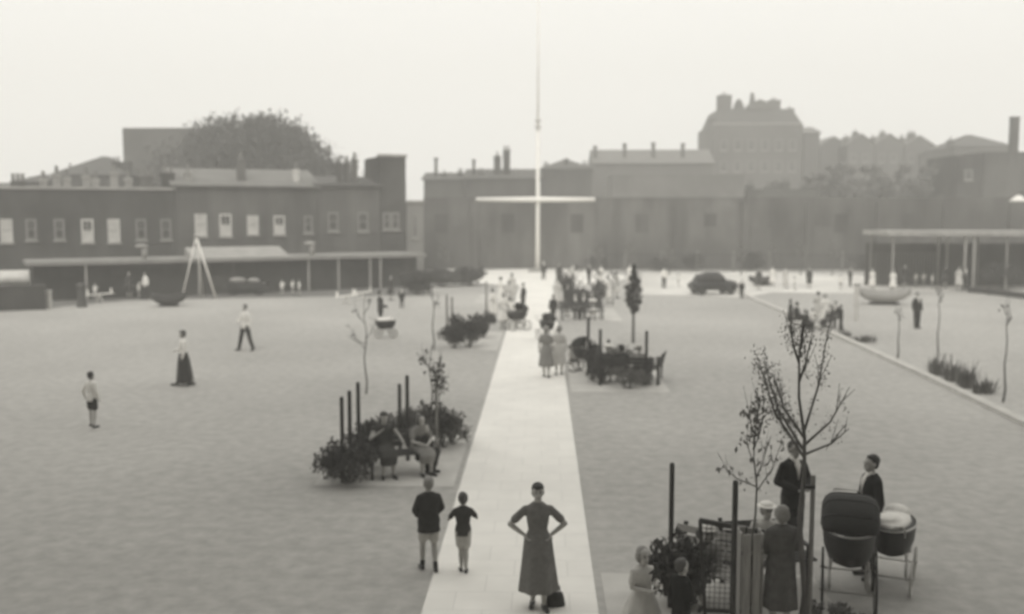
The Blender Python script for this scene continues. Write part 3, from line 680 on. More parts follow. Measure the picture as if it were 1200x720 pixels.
for (px, py, tp, l) in [(524, 400, 345, 'leftmost thin post of the left far bay'), (530, 400, 348, 'second thin post of the left far bay, close to the leftmost'), (570, 378, 330, 'thin post behind the pale group in the left far bay')]:
    p = G(px, py); post(p, W(px, tp, p.y).z, l, .045, 'timber')
sapling(G(508, 410), 2.6, 'slim pale young tree on the lawn left of the left far bay', [(.6, .2, 0, .5, .3), (.75, -.2, 0, .4, .3)], .035, 3, .07)
GB = 'people in the right far bay'
pb = G(682, 375)
bench(pb, R(10), 'bench in the right far bay with dark clothed people', 2.2)
crowd('sit_dark', 674, 374, 10, 'person in dark coat seated at the left end of the right far bay bench', group=GB)
crowd('sit_dark', 684, 373, -10, 'person in dark coat seated in the middle of the right far bay bench', group=GB)
crowd('sit_pale', 694, 373, 0, 'person in white seated at the right end of the right far bay bench', group=GB)
crowd('w_dark', 664, 371, 60, 'woman in dark dress standing at the left of the right far bay bench', group=GB)
crowd('w_pale', 654, 362, -40, 'woman in off white dress standing by the path at the right far bay', group=GB)
crowd('w_white', 712, 356, 20, 'woman in white dress standing beyond the right far bay', group=GB)
crowd('w_pale', 722, 350, 90, 'woman in off white dress standing left of the conical tree, far off', group=GB)
crowd('m_dark', 648, 378, 200, 'man in dark suit at the right path edge beyond the two walking women', .85, group=GB)
bush(G(680, 366), 1.8, 1.25, 'broad dark shrub behind the right far bay bench', 1.8, .08)
bush(G(664, 352), 1.6, 1.6, 'dark shrub beside the path end, right far bay', 1.4, .08)
bush(G(700, 360), 1.4, 1.5, 'mid grey shrub right of the right far bay bench', 1.2, .08, 'leafp')
for (px, tp, l) in [(662, 318, 'thin young tree left of the right far bay'), (677, 312, 'thin young tree at the centre of the right far bay'), (702, 316, 'thin young tree right of the right far bay bench'), (718, 318, 'thin young tree between the right far bay and the conical tree')]:
    p = G(px, 358); sapling(p, W(px, tp, p.y).z, l, [(.5, .3, 0, .5, .3), (.6, -.3, 0, .5, .3), (.75, .2, 0, .4, .3), (.85, -.1, 0, .3, .5)], .035, 3, .07)

# ------------------------------------------------------------------ flag mast
fp = G(630, 319)
t = thing('flagpole', fp, 'tall white flagpole with a horizontal yard at the far end of the path', 'flagpole')
zt, zj, zy = 26.5, W(627, 140, fp.y).z, W(628, 234, fp.y).z
b = MB(); b.tube([(0, 0, 0), (0, 0, zy), (0, 0, zj)], [.20, .17, .14], 12); b.build('lower_mast', M['white'], t, True)
b = MB(); b.tube([(0, -.16, zj - .9), (0, -.16, zt)], [.10, .055], 10); b.ell((0, -.16, zt + .1), (.13, .13, .12)); b.build('topmast', M['white'], t, True)
b = MB(); b.tube([(0, -.08, zj - .75), (0, -.08, zj - .6)], .3, 12); b.build('mast_cap', M['offwhite'], t); b = MB(); b.tube([(0, -.08, zj - .2), (0, -.08, zj - .05)], .28, 12); b.build('mast_cap', M['offwhite'], t)
x0, x1 = W(558, 234, fp.y).x - fp.x, W(697, 234, fp.y).x - fp.x
b = MB(); b.tube([(x0, -.3, zy), (0, -.3, zy + .0), (x1, -.3, zy)], [.17, .24, .17], 10); b.build('yard', M['white'], t, True)
b = MB(); b.box((0, 0, .12), (1.6, 1.6, .24)); b.box((0, 0, .3), (.9, .9, .14)); b.build('plinth', M['coping'], t)

# ------------------------------------------------------------------ buildings
def house(name, a, b, z1, depth, label, cat='building', wm='brick', roof='flat', rh=2.0, wins=(), chim=(), coping=True, rm='slate', pil=(), group=None, zbase=0, cw=.6):
    """facade from ground point a to b (left to right as seen); everything in local coords with x along the facade, y into the building"""
    L = (b - a).xy.length; ang = math.atan2(b.y - a.y, b.x - a.x)
    t = thing(name, (a.x, a.y, 0), label, cat, ang, group)
    m = MB(); m.box((L / 2, depth / 2, z1 / 2), (L, depth, z1))
    if roof == 'gable_side':      # ridge along y, gable faces viewer
        m.add([(0, 0, z1), (L, 0, z1), (L / 2, 0, z1 + rh), (0, depth, z1), (L, depth, z1), (L / 2, depth, z1 + rh)], [(0, 1, 2), (3, 5, 4)])
    if roof == 'gable':           # ridge along x
        m.add([(0, 0, z1), (0, depth, z1), (0, depth / 2, z1 + rh), (L, 0, z1), (L, depth, z1), (L, depth / 2, z1 + rh)], [(0, 1, 2), (3, 5, 4)])
    w = m.build('wall', M[wm], t)
    for i, (x, z, ww, hh, kind) in enumerate(wins):
        if kind == 'x':
            f = MB(); f.box((x, -.01, z), (ww, .06, hh)); f.build('window', M['brick2'], t); continue
        f = MB()
        for s in (-1, 1): f.box((x + s * ww / 2, -.02, z), (.14, .12, hh + .14))
        for s in (-1, 1): f.box((x, -.021, z + s * hh / 2), (ww - .14, .12, .14))
        f.box((x, -.022, z), (ww - .14, .08, .08)); f.box((x, -.023, z + hh / 4 + .0), (.05, .07, hh / 2 - .2))
        fo = f.build('window', M['offwhite' if kind != 'd' else 'timber'], t)
        if kind == 'w':
            c_ = MB(); c_.box((x, -.012, z - hh * .25 + .0), (ww - .16, .02, hh * .5 - .12)); c_.build('curtain', M['offwhite'], fo)
            c_ = MB(); c_.box((x, -.012, z + hh * .25 + .0), (ww - .16, .02, hh * .5 - .12)); c_.build('pane', M['glass' if i % 2 else 'offwhite'], fo)
        else:
            c_ = MB(); c_.box((x, -.012, z), (ww - .16, .02, hh - .16)); c_.build('pane', M['glass'], fo)
        s_ = MB(); s_.box((x, -.09, z - hh / 2 - .15), (ww + .3, .2, .12)); s_.build('sill', M['coping'], fo)
    for (x, ww) in pil:
        f = MB(); f.box((x, -.11, z1 / 2 - .2), (ww, .26, z1 - .4)); f.build('pilaster', M[wm], t)
    if coping:
        f = MB(); f.box((L / 2, .12, z1 + .10), (L + .2, .5, .2)); f.build('coping', M['coping'], t)
    if roof == 'gable':
        f = MB(); e = .3
        f.add([(-e, -e, z1 - .05), (L + e, -e, z1 - .05), (L + e, depth / 2, z1 + rh + .15), (-e, depth / 2, z1 + rh + .15), (-e, depth + e, z1 - .05), (L + e, depth + e, z1 - .05)], [(0, 1, 2, 3), (3, 2, 5, 4)])
        ro = f.build('roof', M[rm], t); so = ro.modifiers.new('s', 'SOLIDIFY'); so.thickness = .15; so.offset = 1
    elif roof == 'gable_side':
        f = MB(); e = .3
        f.add([(-e, -e, z1 - .1), (L / 2, -e, z1 + rh + .12), (L / 2, depth, z1 + rh + .12), (-e, depth, z1 - .1), (L + e, -e, z1 - .1), (L + e, depth, z1 - .1)], [(0, 1, 2, 3), (1, 4, 5, 2)])
        ro = f.build('roof', M[rm], t); so = ro.modifiers.new('s', 'SOLIDIFY'); so.thickness = .15; so.offset = 1
    elif roof == 'hip':
        f = MB(); e = .3; q = min(L, depth) * .45
        f.add([(-e, -e, z1), (L + e, -e, z1), (L + e, depth + e, z1), (-e, depth + e, z1), (q, depth / 2, z1 + rh), (L - q, depth / 2, z1 + rh)], [(0, 1, 5, 4), (1, 2, 5), (2, 3, 4, 5), (3, 0, 4)])
        ro = f.build('roof', M[rm], t)
    else:
        f = MB(); f.box((L / 2, depth / 2 + .3, z1 + .02), (L - .3, depth - .8, .06)); ro = f.build('roof', M[rm], t)
    for (x, y, w_, top_, pots, cm) in chim:
        f = MB(); f.box((x, y, (z1 - .5 + top_) / 2), (w_, cw, top_ - z1 + .5)); f.box((x, y, top_ - .15), (w_ + .16, cw + .16, .14)); c_ = f.build('chimney', M[cm], t)
        for j in range(pots):
            xx = x + (j - (pots - 1) / 2) * min(.45, w_ / max(1, pots)); f = MB(); f.tube([(xx, y, top_), (xx, y, top_ + .3), (xx, y, top_ + .55)], [.14, .12, .11], 8); f.build('chimney_pot', M['render_'], c_)
    return t
# --- left terraces; facade line recedes to the right
A0, A1 = G(-120, 346), G(600, 329)
A0 = Vector((W(-120, 346, 64).x, 64, 0)); A1 = Vector((W(500, 330, 80).x, 80, 0))
def along(px):
    u, _ = plane_hit(px, 249, A0, A1); d = (A1 - A0).normalized(); return A0 + d * u
def wz(px, py): return plane_hit(px, py, A0, A1)[1]
def wlist(pxs, x_left, y0, y1, w_px, kind):
    out = []
    a = along(x_left)
    for i, px in enumerate(pxs):
        u0, zt_ = plane_hit(px, y0, a, A1); _, zb = plane_hit(px, y1, a, A1); u1, _ = plane_hit(px + w_px, y0, a, A1)
        out.append((u0, (zt_ + zb) / 2, u1 - u0, zt_ - zb, kind))
    return out
def chims(lst, x_left, pots=2, cm='coping', w=.9):
    a = along(x_left); out = []
    for (px, tp) in lst:
        u, z = plane_hit(px, tp, a, A1); out.append((u, 1.2, w, z * 1.0, pots, cm))
    return out
house('terraced_house', along(-100), along(205), wz(60, 222), 9, 'leftmost dark terrace with a pale parapet and sash windows behind the low shed',
      wm='brick2', wins=wlist([7, 102, 133], -100, 258, 283, 12, 'w') + wlist([36, 69, 165, 194], -100, 258, 280, 10, 'd'),
      chim=chims([(50, 209), (66, 203), (78, 207), (101, 205), (112, 209), (134, 201), (151, 208)], -100, 1, 'coping', .5) + chims([(198, 202)], -100, 2, 'brick2') + chims([(172, 206), (20, 212)], -100, 3, 'brick'))
house('terraced_house', along(205.5), along(372), wz(280, 219), 9, 'middle lighter brick terrace below the large tree, with three thin pale chimneys', wm='brick', roof='gable', rh=1.2, coping=False,
      wins=wlist([235, 264], 205.5, 252, 276, 12, 'w') + wlist([296, 327], 205.5, 254, 274, 11, 'w') + wlist([361], 205.5, 254, 272, 8, 'd'),
      chim=chims([(222, 200)], 205.5, 1, 'coping', .5) + chims([(285, 186)], 205.5, 1, 'brick3', .6) + chims([(350, 198)], 205.5, 1, 'offwhite', .4), rm='slatepale')
house('terraced_house', along(372.5), along(445), wz(400, 218), 9, 'narrow dark brick house left of the square chimney tower', wm='brick', roof='gable', rh=.6, coping=False, wins=wlist([390, 425], 372.5, 250, 270, 10, 'd'),
      chim=chims([(402, 190), (411, 190), (420, 186)], 372.5, 1, 'brick', .35))
house('brick_tower', along(445.5), along(476), wz(460, 184), 4.5, 'square brick tower standing above the terrace at its right end', 'tower', 'brick2', wins=wlist([453, 463], 445.5, 250, 268, 7, 'd'), rm='slate')
house('white_end_wall', along(476.5), along(496), wz(486, 238), 5, 'narrow whitewashed building at the right end of the terraces', wm='render_', wins=wlist([486], 476.5, 252, 278, 4, 'd'))
# --- long low shelter in front of them
S0 = G(40, 354); S1 = G(492, 336); S0 = Vector((S0.x, S0.y, 0)); ds = (S1 - S0).normalized()
LS = (S1 - S0).xy.length; angS = math.atan2(ds.y, ds.x)
t = thing('low_shed', S0, 'long low brick shed with pale roof edge at the far side of the left lawn', 'shed', angS)
hS = plane_hit(200, 308, S0, S1)[1]
b = MB(); b.box((LS / 2, 2.0, hS / 2), (LS, 3.0, hS)); b.build('wall', M['brick2'], t)
b = MB(); b.box((LS / 2, 1.7, hS + .12), (LS + .6, 4.4, .22)); b.build('roof', M['lead'], t)
u0, _ = plane_hit(225, 300, S0, S1); u1, _ = plane_hit(338, 300, S0, S1)
b = MB(); b.add([(u0, -.52, hS + .235), (u1, -.52, hS + .235), (u1, 2.2, hS + .85), (u0, 2.2, hS + .85)], [(0, 1, 2, 3)]); b.add([(u0, -.52, hS + .235), (u0, 2.2, hS + .235), (u0, 2.2, hS + .85), (u1, -.52, hS + .235), (u1, 2.2, hS + .235), (u1, 2.2, hS + .85)], [(0, 1, 2), (3, 5, 4)]); b.build('raised_roof', M['coping'], t)
for px in (60, 80, 140, 165, 185, 205, 262, 290, 316, 352, 398, 412, 426, 440, 455, 470):
    u, _ = plane_hit(px, 320, S0, S1); b = MB(); b.box((u, .48, hS - .5), (.85 if px < 250 or px > 390 else 1.3, .06, .45 if px < 250 or px > 390 else .8)); b.build('opening', M['dark'], t)
for px in (100, 232, 360, 395, 432, 444):
    u, _ = plane_hit(px, 320, S0, S1); b = MB(); b.box((u, -.3, hS / 2), (.12, .12, hS)); b.build('post', M['coping'], t)
for px in (173, 372):
    u, _ = plane_hit(px, 300, S0, S1); b = MB(); b.tube([(u, 1.2, hS + .2), (u, 1.2, hS + .95)], .17, 10); b.ell((u - .15, 1.2, hS + 1.0), (.4, .3, .14)); b.build('roof_vent', M['coping'], t, True)
# low walls, left
a = G(-60, 367); c = G(54, 363)
t = thing('low_wall', a, 'low dark brick wall at the far left edge of the lawn', 'wall', math.atan2(c.y - a.y, c.x - a.x)); L_ = (c - a).xy.length
b = MB(); b.box((L_ / 2, .2, .62), (L_, .35, 1.24)); b.build('brickwork', M['brick2'], t); b = MB(); b.box((L_ / 2, .2, 1.28), (L_, .45, .09)); b.build('coping', M['brick'], t)
a = G(-40, 352); t = thing('covered_cart', a + Vector((0, 2, 0)), 'pale canvas covered cart behind the low wall at the left edge', 'cart', 0)
b = MB(); b.loft([((0, 1.2, 1.0), .3, .9), ((.2, 1.2, 1.1), .48, 1.0), ((2, 1.2, 1.12), .5, 1.0), ((3.8, 1.2, 1.1), .48, 1.0), ((4.1, 1.2, 1.0), .3, .9)], 14, (0, 0, 1)); b.build('canvas_cover', M['offwhite'], t, True)
b = MB(); b.box((2.2, 1.2, .55), (4.2, 1.7, .3)); b.build('cart_bed', M['timber'], t)
for x in (.8, 3.5):
    b = MB(); b.tube([(x, .3, .35), (x, .4, .35)], .35, 16); b.build('wheel', M['tyred'], t)
def whitepost(px, py, tp, label, m='offwhite', r=.10):
    p = G(px, py); b = MB(); h = W(px, tp, p.y).z; b.box((0, 0, h / 2), (r * 2, r * 2, h)); b.box((0, 0, h + .04), (r * 2.5, r * 2.5, .08)); o = b.build('gate_post', M[m]); o.location = p; return tag(o, label, 'post')
whitepost(58, 362, 342, 'short pale post at the right end of the low dark wall')
p = G(96, 360); t = thing('pillar_post', p, 'dark round pillar standing before the low shed at the far left', 'pillar'); b = MB(); b.tube([(0, 0, 0), (0, 0, .1), (0, 0, .1), (0, 0, 1.15)], [.28, .28, .23, .23], 14); b.build('pillar_body', M['brick2'], t, True); b = MB(); b.ell((0, 0, 1.17), (.28, .28, .14)); b.build('pillar_cap', M['slate'], t, True)

# --- swing tripod frame
ax = G(232, 351); zA = W(230, 277, ax.y).z; ap_ = Vector((W(230, 277, ax.y).x, ax.y, zA))
t = thing('climbing_tripod', (ap_.x, ap_.y, 0), 'tall white three legged climbing pole at the far edge of the left lawn', 'climbing pole')
for px, py in ((213, 351), (238, 347), (253, 350)):
    f_ = G(px, py) - Vector((ap_.x, ap_.y, 0)); b = MB(); b.tube([f_, (0, 0, zA)], .038 if px != 253 else .06, 8); b.build('leg', M['white'], t, True)
b = MB(); b.ell((0, 0, zA), (.15, .15, .12)); b.build('apex_bracket', M['steel'], t, True)
# rocking boat
def rockboat(pos, L_, h, rz, label, m, name='rocking_boat', cat='play boat', dark_in=True, mast=0):
    t = thing(name, pos, label, cat, rz); b = MB(); n = 9; vs = []; fs = []
    for i in range(n):
        u = i / (n - 1) * 2 - 1; w = .55 * (1 - abs(u) ** 2.6) ** .7 + .03; ke = h * .12 + h * .5 * abs(u) ** 3; tp = h * (.8 + .25 * u * u)
        for k in range(7):
            a = math.pi * k / 6; vs.append((u * L_ / 2, -math.cos(a) * w, tp - (tp - ke) * math.sin(a) ** .6 if 0 < k < 6 else tp))
    for i in range(n - 1):
        for k in range(6): q = i * 7 + k; fs.append((q, q + 1, q + 8, q + 7))
    b.add(vs, fs); o = b.build('hull', M[m], t, True); so = o.modifiers.new('s', 'SOLIDIFY'); so.thickness = .06
    for x in (-.25, .25):
        b = MB(); b.box((x * L_, 0, h * .62), (.2, .8, .05)); b.build('thwart', M['timber'], t)
    b = MB(); b.box((0, 0, h * .06), (L_ * .55, .5, h * .13)); b.build('keel_block', M['darkwood'], t)
    return t
rockboat(G(198, 359), 1.9, .75, R(15), 'small dark rocking boat on the lawn left of the white play frame', 'darkwood')
rockboat(G(1036, 357), 2.9, .95, R(-4), 'pale beached play boat beyond the kerb on the right lawn', 'timberp', 'play_boat')
# see-saws
def seesaw(px, py, L_, rz, label):
    t = thing('seesaw', G(px, py), label, 'seesaw', rz, 'white play benches along the far edge of the left lawn')
    b = MB(); b.bar((-L_ / 2, 0, .38), (L_ / 2, 0, .52), .24, .06); b.build('plank', M['white'], t)
    b = MB(); b.bar((-.2, 0, 0), (0, 0, .42), .12, .06); b.bar((.2, 0, 0), (0, 0, .42), .12, .06); b.build('trestle', M['offwhite'], t)
    for s in (-1, 1):
        b = MB(); b.box((s * L_ * .42, 0, .62 + s * .06), (.05, .2, .26)); b.build('grip', M['white'], t)
seesaw(117, 354, 1.6, R(5), 'white seesaw before the low shed, leftmost')
seesaw(406, 356, 1.3, R(-8), 'white seesaw left of the thin white posts at the far side of the left lawn')
seesaw(424, 352, 1.2, R(4), 'white seesaw just left of the person in the dark coat')
GL = 'children and adults playing before the low shed'
crowd('kid', 112, 352, 0, 'child in white shirt at the white seesaw, far left', group=GL)
crowd('w_dark', 152, 350, 30, 'woman in dark dress before the low shed, left of a child in white', group=GL)
crowd('kid', 163, 350, 80, 'child in white shirt with raised arm, left of the white shirted man', group=GL)
crowd('m_shirt', 171, 351, -30, 'man in white shirt and dark trousers left of the play frame', .95, group=GL)
crowd('kid', 331, 347, 0, 'leftmost child of the three in white before the low shed', group=GL)
crowd('kid', 343, 346, 60, 'middle child of the three in white before the low shed', group=GL)
crowd('kid', 351, 347, -50, 'rightmost child of the three in white before the low shed', group=GL)
crowd('m_dark', 471, 361, 0, 'short dark clothed person alone near the right end of the low shed', .7, group=GL)
crowd('w_dark', 458, 352, 60, 'woman in dark dress behind the person with the low pram', .9, group=GL)
p = G(290, 345); t = thing('handcart', p, 'dark handcart loaded with pale sacks in front of the low shed', 'cart', R(5))
b = MB(); b.box((0, 0, .62), (2.6, .9, .35)); b.build('cart_body', M['darkwood'], t); b = MB(); b.ell((-.6, 0, .9), (.55, .35, .2)); b.ell((.4, 0, .88), (.4, .3, .16)); b.fused('sacks', M['coping'], t, .04)
for x in (-.8, .8):
    b = MB(); b.ring((0, 0, 0), .3, .035, 'X', 16, 6); [b.tube([(0, 0, 0), (0, .3 * math.cos(k * .785), .3 * math.sin(k * .785))], .015, 4) for k in range(8)]; b.xform(Matrix.Translation((x, -.5, .32)) @ Matrix.Rotation(R(90), 4, 'Z')); b.build('wheel', M['iron'], t)

# --- long wall / factory at the end
def yz(px, py, Y): return W(px, py, Y).z
YW = 91.0
a = Vector((W(496.5, 300, YW).x, YW, 0)); c = Vector((W(1330, 300, YW).x, YW, 0)); zW = yz(800, 232, YW)
def fx(px): return W(px, 280, YW).x - a.x
wn = [(fx(px), yz(px, 262, YW), 1.2, 1.7, 'x') for px in (517, 595, 676, 752, 985)] + [(fx(px), yz(px, 258, YW), 1.1, 1.2, 'x') for px in (832, 1065)]
house('brick_warehouse', a, c, zW, 8, 'long sooty brick warehouse wall across the far end of the grounds', wm='brick', wins=wn, pil=[(fx(px), .7) for px in (556, 637, 716, 795, 873, 948, 1030, 1108, 1185)], coping=False, rm='slate')
# arched doorways in front plane
for px, w_, tp in ((545, 22, 268), (890, 20, 270), (960, 22, 268)):
    p_ = Vector((W(px, 300, YW).x, YW - .05, 0)); ww = w_ * YW / F; h_ = yz(px, tp, YW)
    t = thing('boarded_door', p_, {545: 'tall boarded doorway in the warehouse wall left of the flagpole', 890: 'tall boarded doorway in the warehouse wall above the parked car', 960: 'tall boarded doorway in the warehouse wall right of centre'}[px], 'door')
    b = MB(); b.box((0, -.03, h_ / 2), (ww, .08, h_)); b.build('boards', M['brick3'], t)
    b = MB(); b.box((-ww / 2 - .08, -.06, h_ / 2), (.16, .16, h_)); b.box((ww / 2 + .08, -.06, h_ / 2), (.16, .16, h_)); b.box((0, -.06, h_ + .1), (ww + .32, .16, .2)); b.build('door_frame', M['brick3'], t)

# --- skyline
def sky_house(x0, x1, ytop, Y, depth, label, name='house', **k):
    a_ = Vector((W(x0, 249, Y).x, Y, 0)); b_ = Vector((W(x1, 249, Y).x, Y, 0)); z = yz((x0 + x1) / 2, ytop, Y)
    ch_ = []
    for c_ in k.pop('ch', ()):
        ch_.append((W(c_[0], 200, Y).x - a_.x, k.get('cy', 2.0), c_[2] * Y / F, yz(c_[0], c_[1], Y) - (.4 if c_[3] else 0), c_[3], c_[4] if len(c_) > 4 else k.get('wm', 'brick')))
    k.pop('cy', None)
    ws = [(W(w_[0], 200, Y).x - a_.x, yz(w_[0], w_[1], Y), w_[2] * Y / F, w_[3] * Y / F, 'd') for w_ in k.pop('ws', ())]
    return house(name, a_, b_, z, depth, label, chim=ch_, wins=ws, **k)
sky_house(147, 262, 150, 112, 14, 'tall blank brick block rising behind the left terraces beside the large tree', 'brick_block', wm='brick3', coping=False)
sky_house(62, 146, 205, 105, 9, 'hip roofed house behind the leftmost terrace', roof='hip', rh=2.2, wm='brick2', coping=False, ch=[(72, 192, 5, 1), (84, 196, 6, 2), (110, 196, 6, 1), (128, 184, 9, 2), (140, 184, 8, 2)])
sky_house(18, 44, 213, 100, 8, 'small house roof showing at the far left skyline', roof='hip', rh=.9, wm='brick2', coping=False, ch=[(50, 205, 5, 1)])
sky_house(-40, 17, 220, 100, 8, 'low house at the left edge of the skyline', roof='gable', rh=.3, wm='brick2', coping=False)
big_tree(Vector((W(295, 249, 104).x, 104, 0)), yz(292, 133, 104), 22, 3.5, 'large rounded tree above the left terraces', 190, 150, .30)
big_tree(Vector((W(385, 249, 112).x, 112, 0)), yz(385, 183, 112), 6, 3, 'small tree between the large tree and the brick tower', 45, 110, .25)
sky_house(497, 545, 211, 125, 9, 'low dark house with a thin spire like chimney left of the flagpole', roof='gable', rh=.8, wm='brick2', coping=False, ch=[(509, 184, 3, 0), (519, 200, 5, 1), (528, 203, 8, 2), (538, 198, 6, 2)])
sky_house(546, 632, 210, 120, 9, 'dark house with a tall square chimney just left of the flagpole', roof='gable', rh=1.1, wm='brick2', coping=False, ch=[(582, 178, 8, 1), (593, 171, 8, 2), (554, 186, 3, 0), (563, 198, 7, 2), (573, 200, 5, 1), (606, 201, 6, 2), (621, 203, 9, 3)])
sky_house(633, 694, 198, 135, 10, 'hip roofed house just right of the flagpole', roof='hip', rh=1.5, wm='brick2', coping=False, rm='slate', ch=[(640, 190, 6, 2), (686, 189, 7, 2), (664, 185, 4, 0)])
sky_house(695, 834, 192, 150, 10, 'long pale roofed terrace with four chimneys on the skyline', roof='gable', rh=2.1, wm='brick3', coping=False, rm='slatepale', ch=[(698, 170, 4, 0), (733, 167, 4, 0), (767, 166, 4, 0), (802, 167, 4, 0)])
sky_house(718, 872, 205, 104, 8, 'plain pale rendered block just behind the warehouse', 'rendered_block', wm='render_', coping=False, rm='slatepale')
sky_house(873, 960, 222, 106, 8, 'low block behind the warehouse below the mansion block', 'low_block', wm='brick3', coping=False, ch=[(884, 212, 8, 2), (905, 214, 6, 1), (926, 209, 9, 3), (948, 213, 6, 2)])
# mansion block
Ym = 165; a_ = Vector((W(833, 249, Ym).x, Ym, 0)); b_ = Vector((W(940, 249, Ym).x, Ym, 0)); Lm = b_.x - a_.x
t = sky_house(834, 938, 146, Ym, 16, 'tall Victorian mansion block with a steep roof and big chimney stacks', 'mansion_block', wm='brick3', coping=True, rm='slate', cy=4,
              ch=[(852, 106, 15, 2), (911, 112, 13, 2), (930, 122, 8, 1), (838, 134, 6, 1)], ws=[(px, py, 7, 11) for px in (848, 864, 880, 896, 912, 928) for py in (170, 195)], cw=2.2)
m_ = MB(); z0_ = yz(880, 146, Ym) - .05; z1_ = yz(880, 126, Ym)
m_.add([(.3, .5, z0_), (Lm - .3, .5, z0_), (Lm - .3, 15, z0_), (.3, 15, z0_), (1.3, 2.6, z1_), (Lm - 1.6, 2.6, z1_), (Lm - 1.6, 13, z1_), (1.3, 13, z1_)], [(0, 1, 5, 4), (1, 2, 6, 5), (2, 3, 7, 6), (3, 0, 4, 7), (4, 5, 6, 7)]); m_.build('mansard_roof', M['slate'], t)
for px, tp, w_ in ((870, 112, 9), (886, 104, 5)):
    x_ = W(px, 200, Ym).x - a_.x; zz = yz(px, tp, Ym); ww = w_ * Ym / F
    m_ = MB(); m_.loft([((x_, 5, z1_ - .2), ww * .9, 1.2), ((x_, 5, (z1_ + zz) / 2), ww * .6, 1.0), ((x_, 5, zz - .3), ww * .4, .5), ((x_, 5, zz), .12, .12)], 10); m_.build('turret', M['slate'], t)
x_ = W(892, 200, Ym).x - a_.x; m_ = MB(); m_.add([(x_ + dx_, yy, z1_ + dz_) for yy in (2.2, 6) for dx_, dz_ in ((-2.2, -.1), (1.9, -.1), (1.3, 1.0), (-.1, 1.6), (-1.5, 1.0))], [(0, 1, 2, 3, 4), (9, 8, 7, 6, 5), (0, 4, 9, 5), (4, 3, 8, 9), (3, 2, 7, 8), (2, 1, 6, 7)]); m_.build('dutch_gable', M['brick3'], t)
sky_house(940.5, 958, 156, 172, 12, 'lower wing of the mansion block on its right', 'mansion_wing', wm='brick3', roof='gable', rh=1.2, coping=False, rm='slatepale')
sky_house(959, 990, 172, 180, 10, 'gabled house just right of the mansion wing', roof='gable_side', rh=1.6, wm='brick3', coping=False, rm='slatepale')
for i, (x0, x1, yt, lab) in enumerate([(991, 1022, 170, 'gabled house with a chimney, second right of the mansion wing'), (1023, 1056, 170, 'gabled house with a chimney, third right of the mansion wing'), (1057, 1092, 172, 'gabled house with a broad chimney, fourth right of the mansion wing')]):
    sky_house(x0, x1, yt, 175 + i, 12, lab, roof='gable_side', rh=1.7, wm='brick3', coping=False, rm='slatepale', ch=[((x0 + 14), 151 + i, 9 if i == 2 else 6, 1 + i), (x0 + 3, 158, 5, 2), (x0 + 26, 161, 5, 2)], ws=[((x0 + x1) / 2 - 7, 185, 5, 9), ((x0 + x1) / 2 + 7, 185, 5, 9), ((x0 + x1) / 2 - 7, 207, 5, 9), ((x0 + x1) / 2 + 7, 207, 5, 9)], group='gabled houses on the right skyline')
sky_house(1093, 1116, 184, 170, 10, 'low gabled house with thin chimneys right of the gabled row', roof='gable', rh=.8, wm='brick3', coping=False, ch=[(1100, 172, 3, 0), (1108, 176, 3, 0)])
sky_house(1116, 1186, 172, 150, 12, 'wide hip roofed building at the right of the skyline', roof='hip', rh=2.2, wm='brick3', coping=False, rm='slate', ch=[(1119, 160, 8, 1)])
sky_house(1120, 1150, 182, 112, 9, 'dark narrow house in front of the hip roofed building', wm='brick2', coping=False, ws=[(1135, 205, 8, 10)])
sky_house(1150.5, 1330, 178, 114, 12, 'tall plain brick block at the right edge of the skyline', 'brick_block', wm='brick', coping=False, ch=[(1196, 135, 9, 0)])
for (px, tp, w_, lab) in [(955, 196, 6, 'tree behind the low block right of centre'), (985, 182, 7, 'pale tree before the gabled houses, leftmost'), (1015, 186, 7.5, 'tree before the second gabled house'), (1048, 184, 7.5, 'tree before the third gabled house'), (1080, 186, 7.5, 'tree before the broad chimney house'), (1105, 188, 6.5, 'small tree left of the dark narrow house'), (912, 206, 5, 'tree below the mansion block')]:
    big_tree(Vector((W(px, 249, 116 + (px % 7)).x, 116 + (px % 7), 0)), yz(px, tp, 118), w_, 2.5, lab, 30, 80, .3, 'leafp', group='trees behind the warehouse')

# --- railings along the warehouse foot
yr = 87.5; xr0, xr1 = W(690, 320, yr).x, W(1030, 320, yr).x
t = thing('iron_railings', (xr0, yr, 0), 'long run of iron railings at the foot of the warehouse wall', 'railings')
Lr = xr1 - xr0; b = MB()
for i in range(int(Lr / .3)): b.box((i * .3, 0, .8), (.035, .035, 1.6))
for z in (.2, 1.45): b.box((Lr / 2, 0, z), (Lr, .05, .06))
b.build('bars', M['iron'], t); 
for i in range(9): b = MB(); b.box((i * Lr / 8, .06, .9), (.12, .06, 1.8)); b.build('standard', M['timber'], t)
for i, (px, tp, lab) in enumerate([(520, 288, 'thin pale young tree left of the flagpole against the warehouse'), (700, 285, 'thin young tree against the warehouse nearest right of the flagpole'), (738, 283, 'thin young tree against the warehouse above the conical tree'), (784, 286, 'thin young tree against the warehouse left of the parked car'), (868, 282, 'thin young tree against the warehouse right of the parked car'), (905, 284, 'thin young tree against the warehouse at the end of the kerb'), (938, 280, 'thin young tree against the warehouse left of the middle lawn posts'), (975, 282, 'thin young tree against the warehouse, rightmost of its row')]):
    p = G(px, 323); sapling(p, W(px, tp, p.y).z, lab, [(.4, .4, 0, .5, 1), (.5, -.4, 0, .6, 1), (.65, .3, 0, .5, 1), (.8, -.2, 0, .4, 1)], .05, 4, .11, group='young trees against the warehouse', mt='leafp')

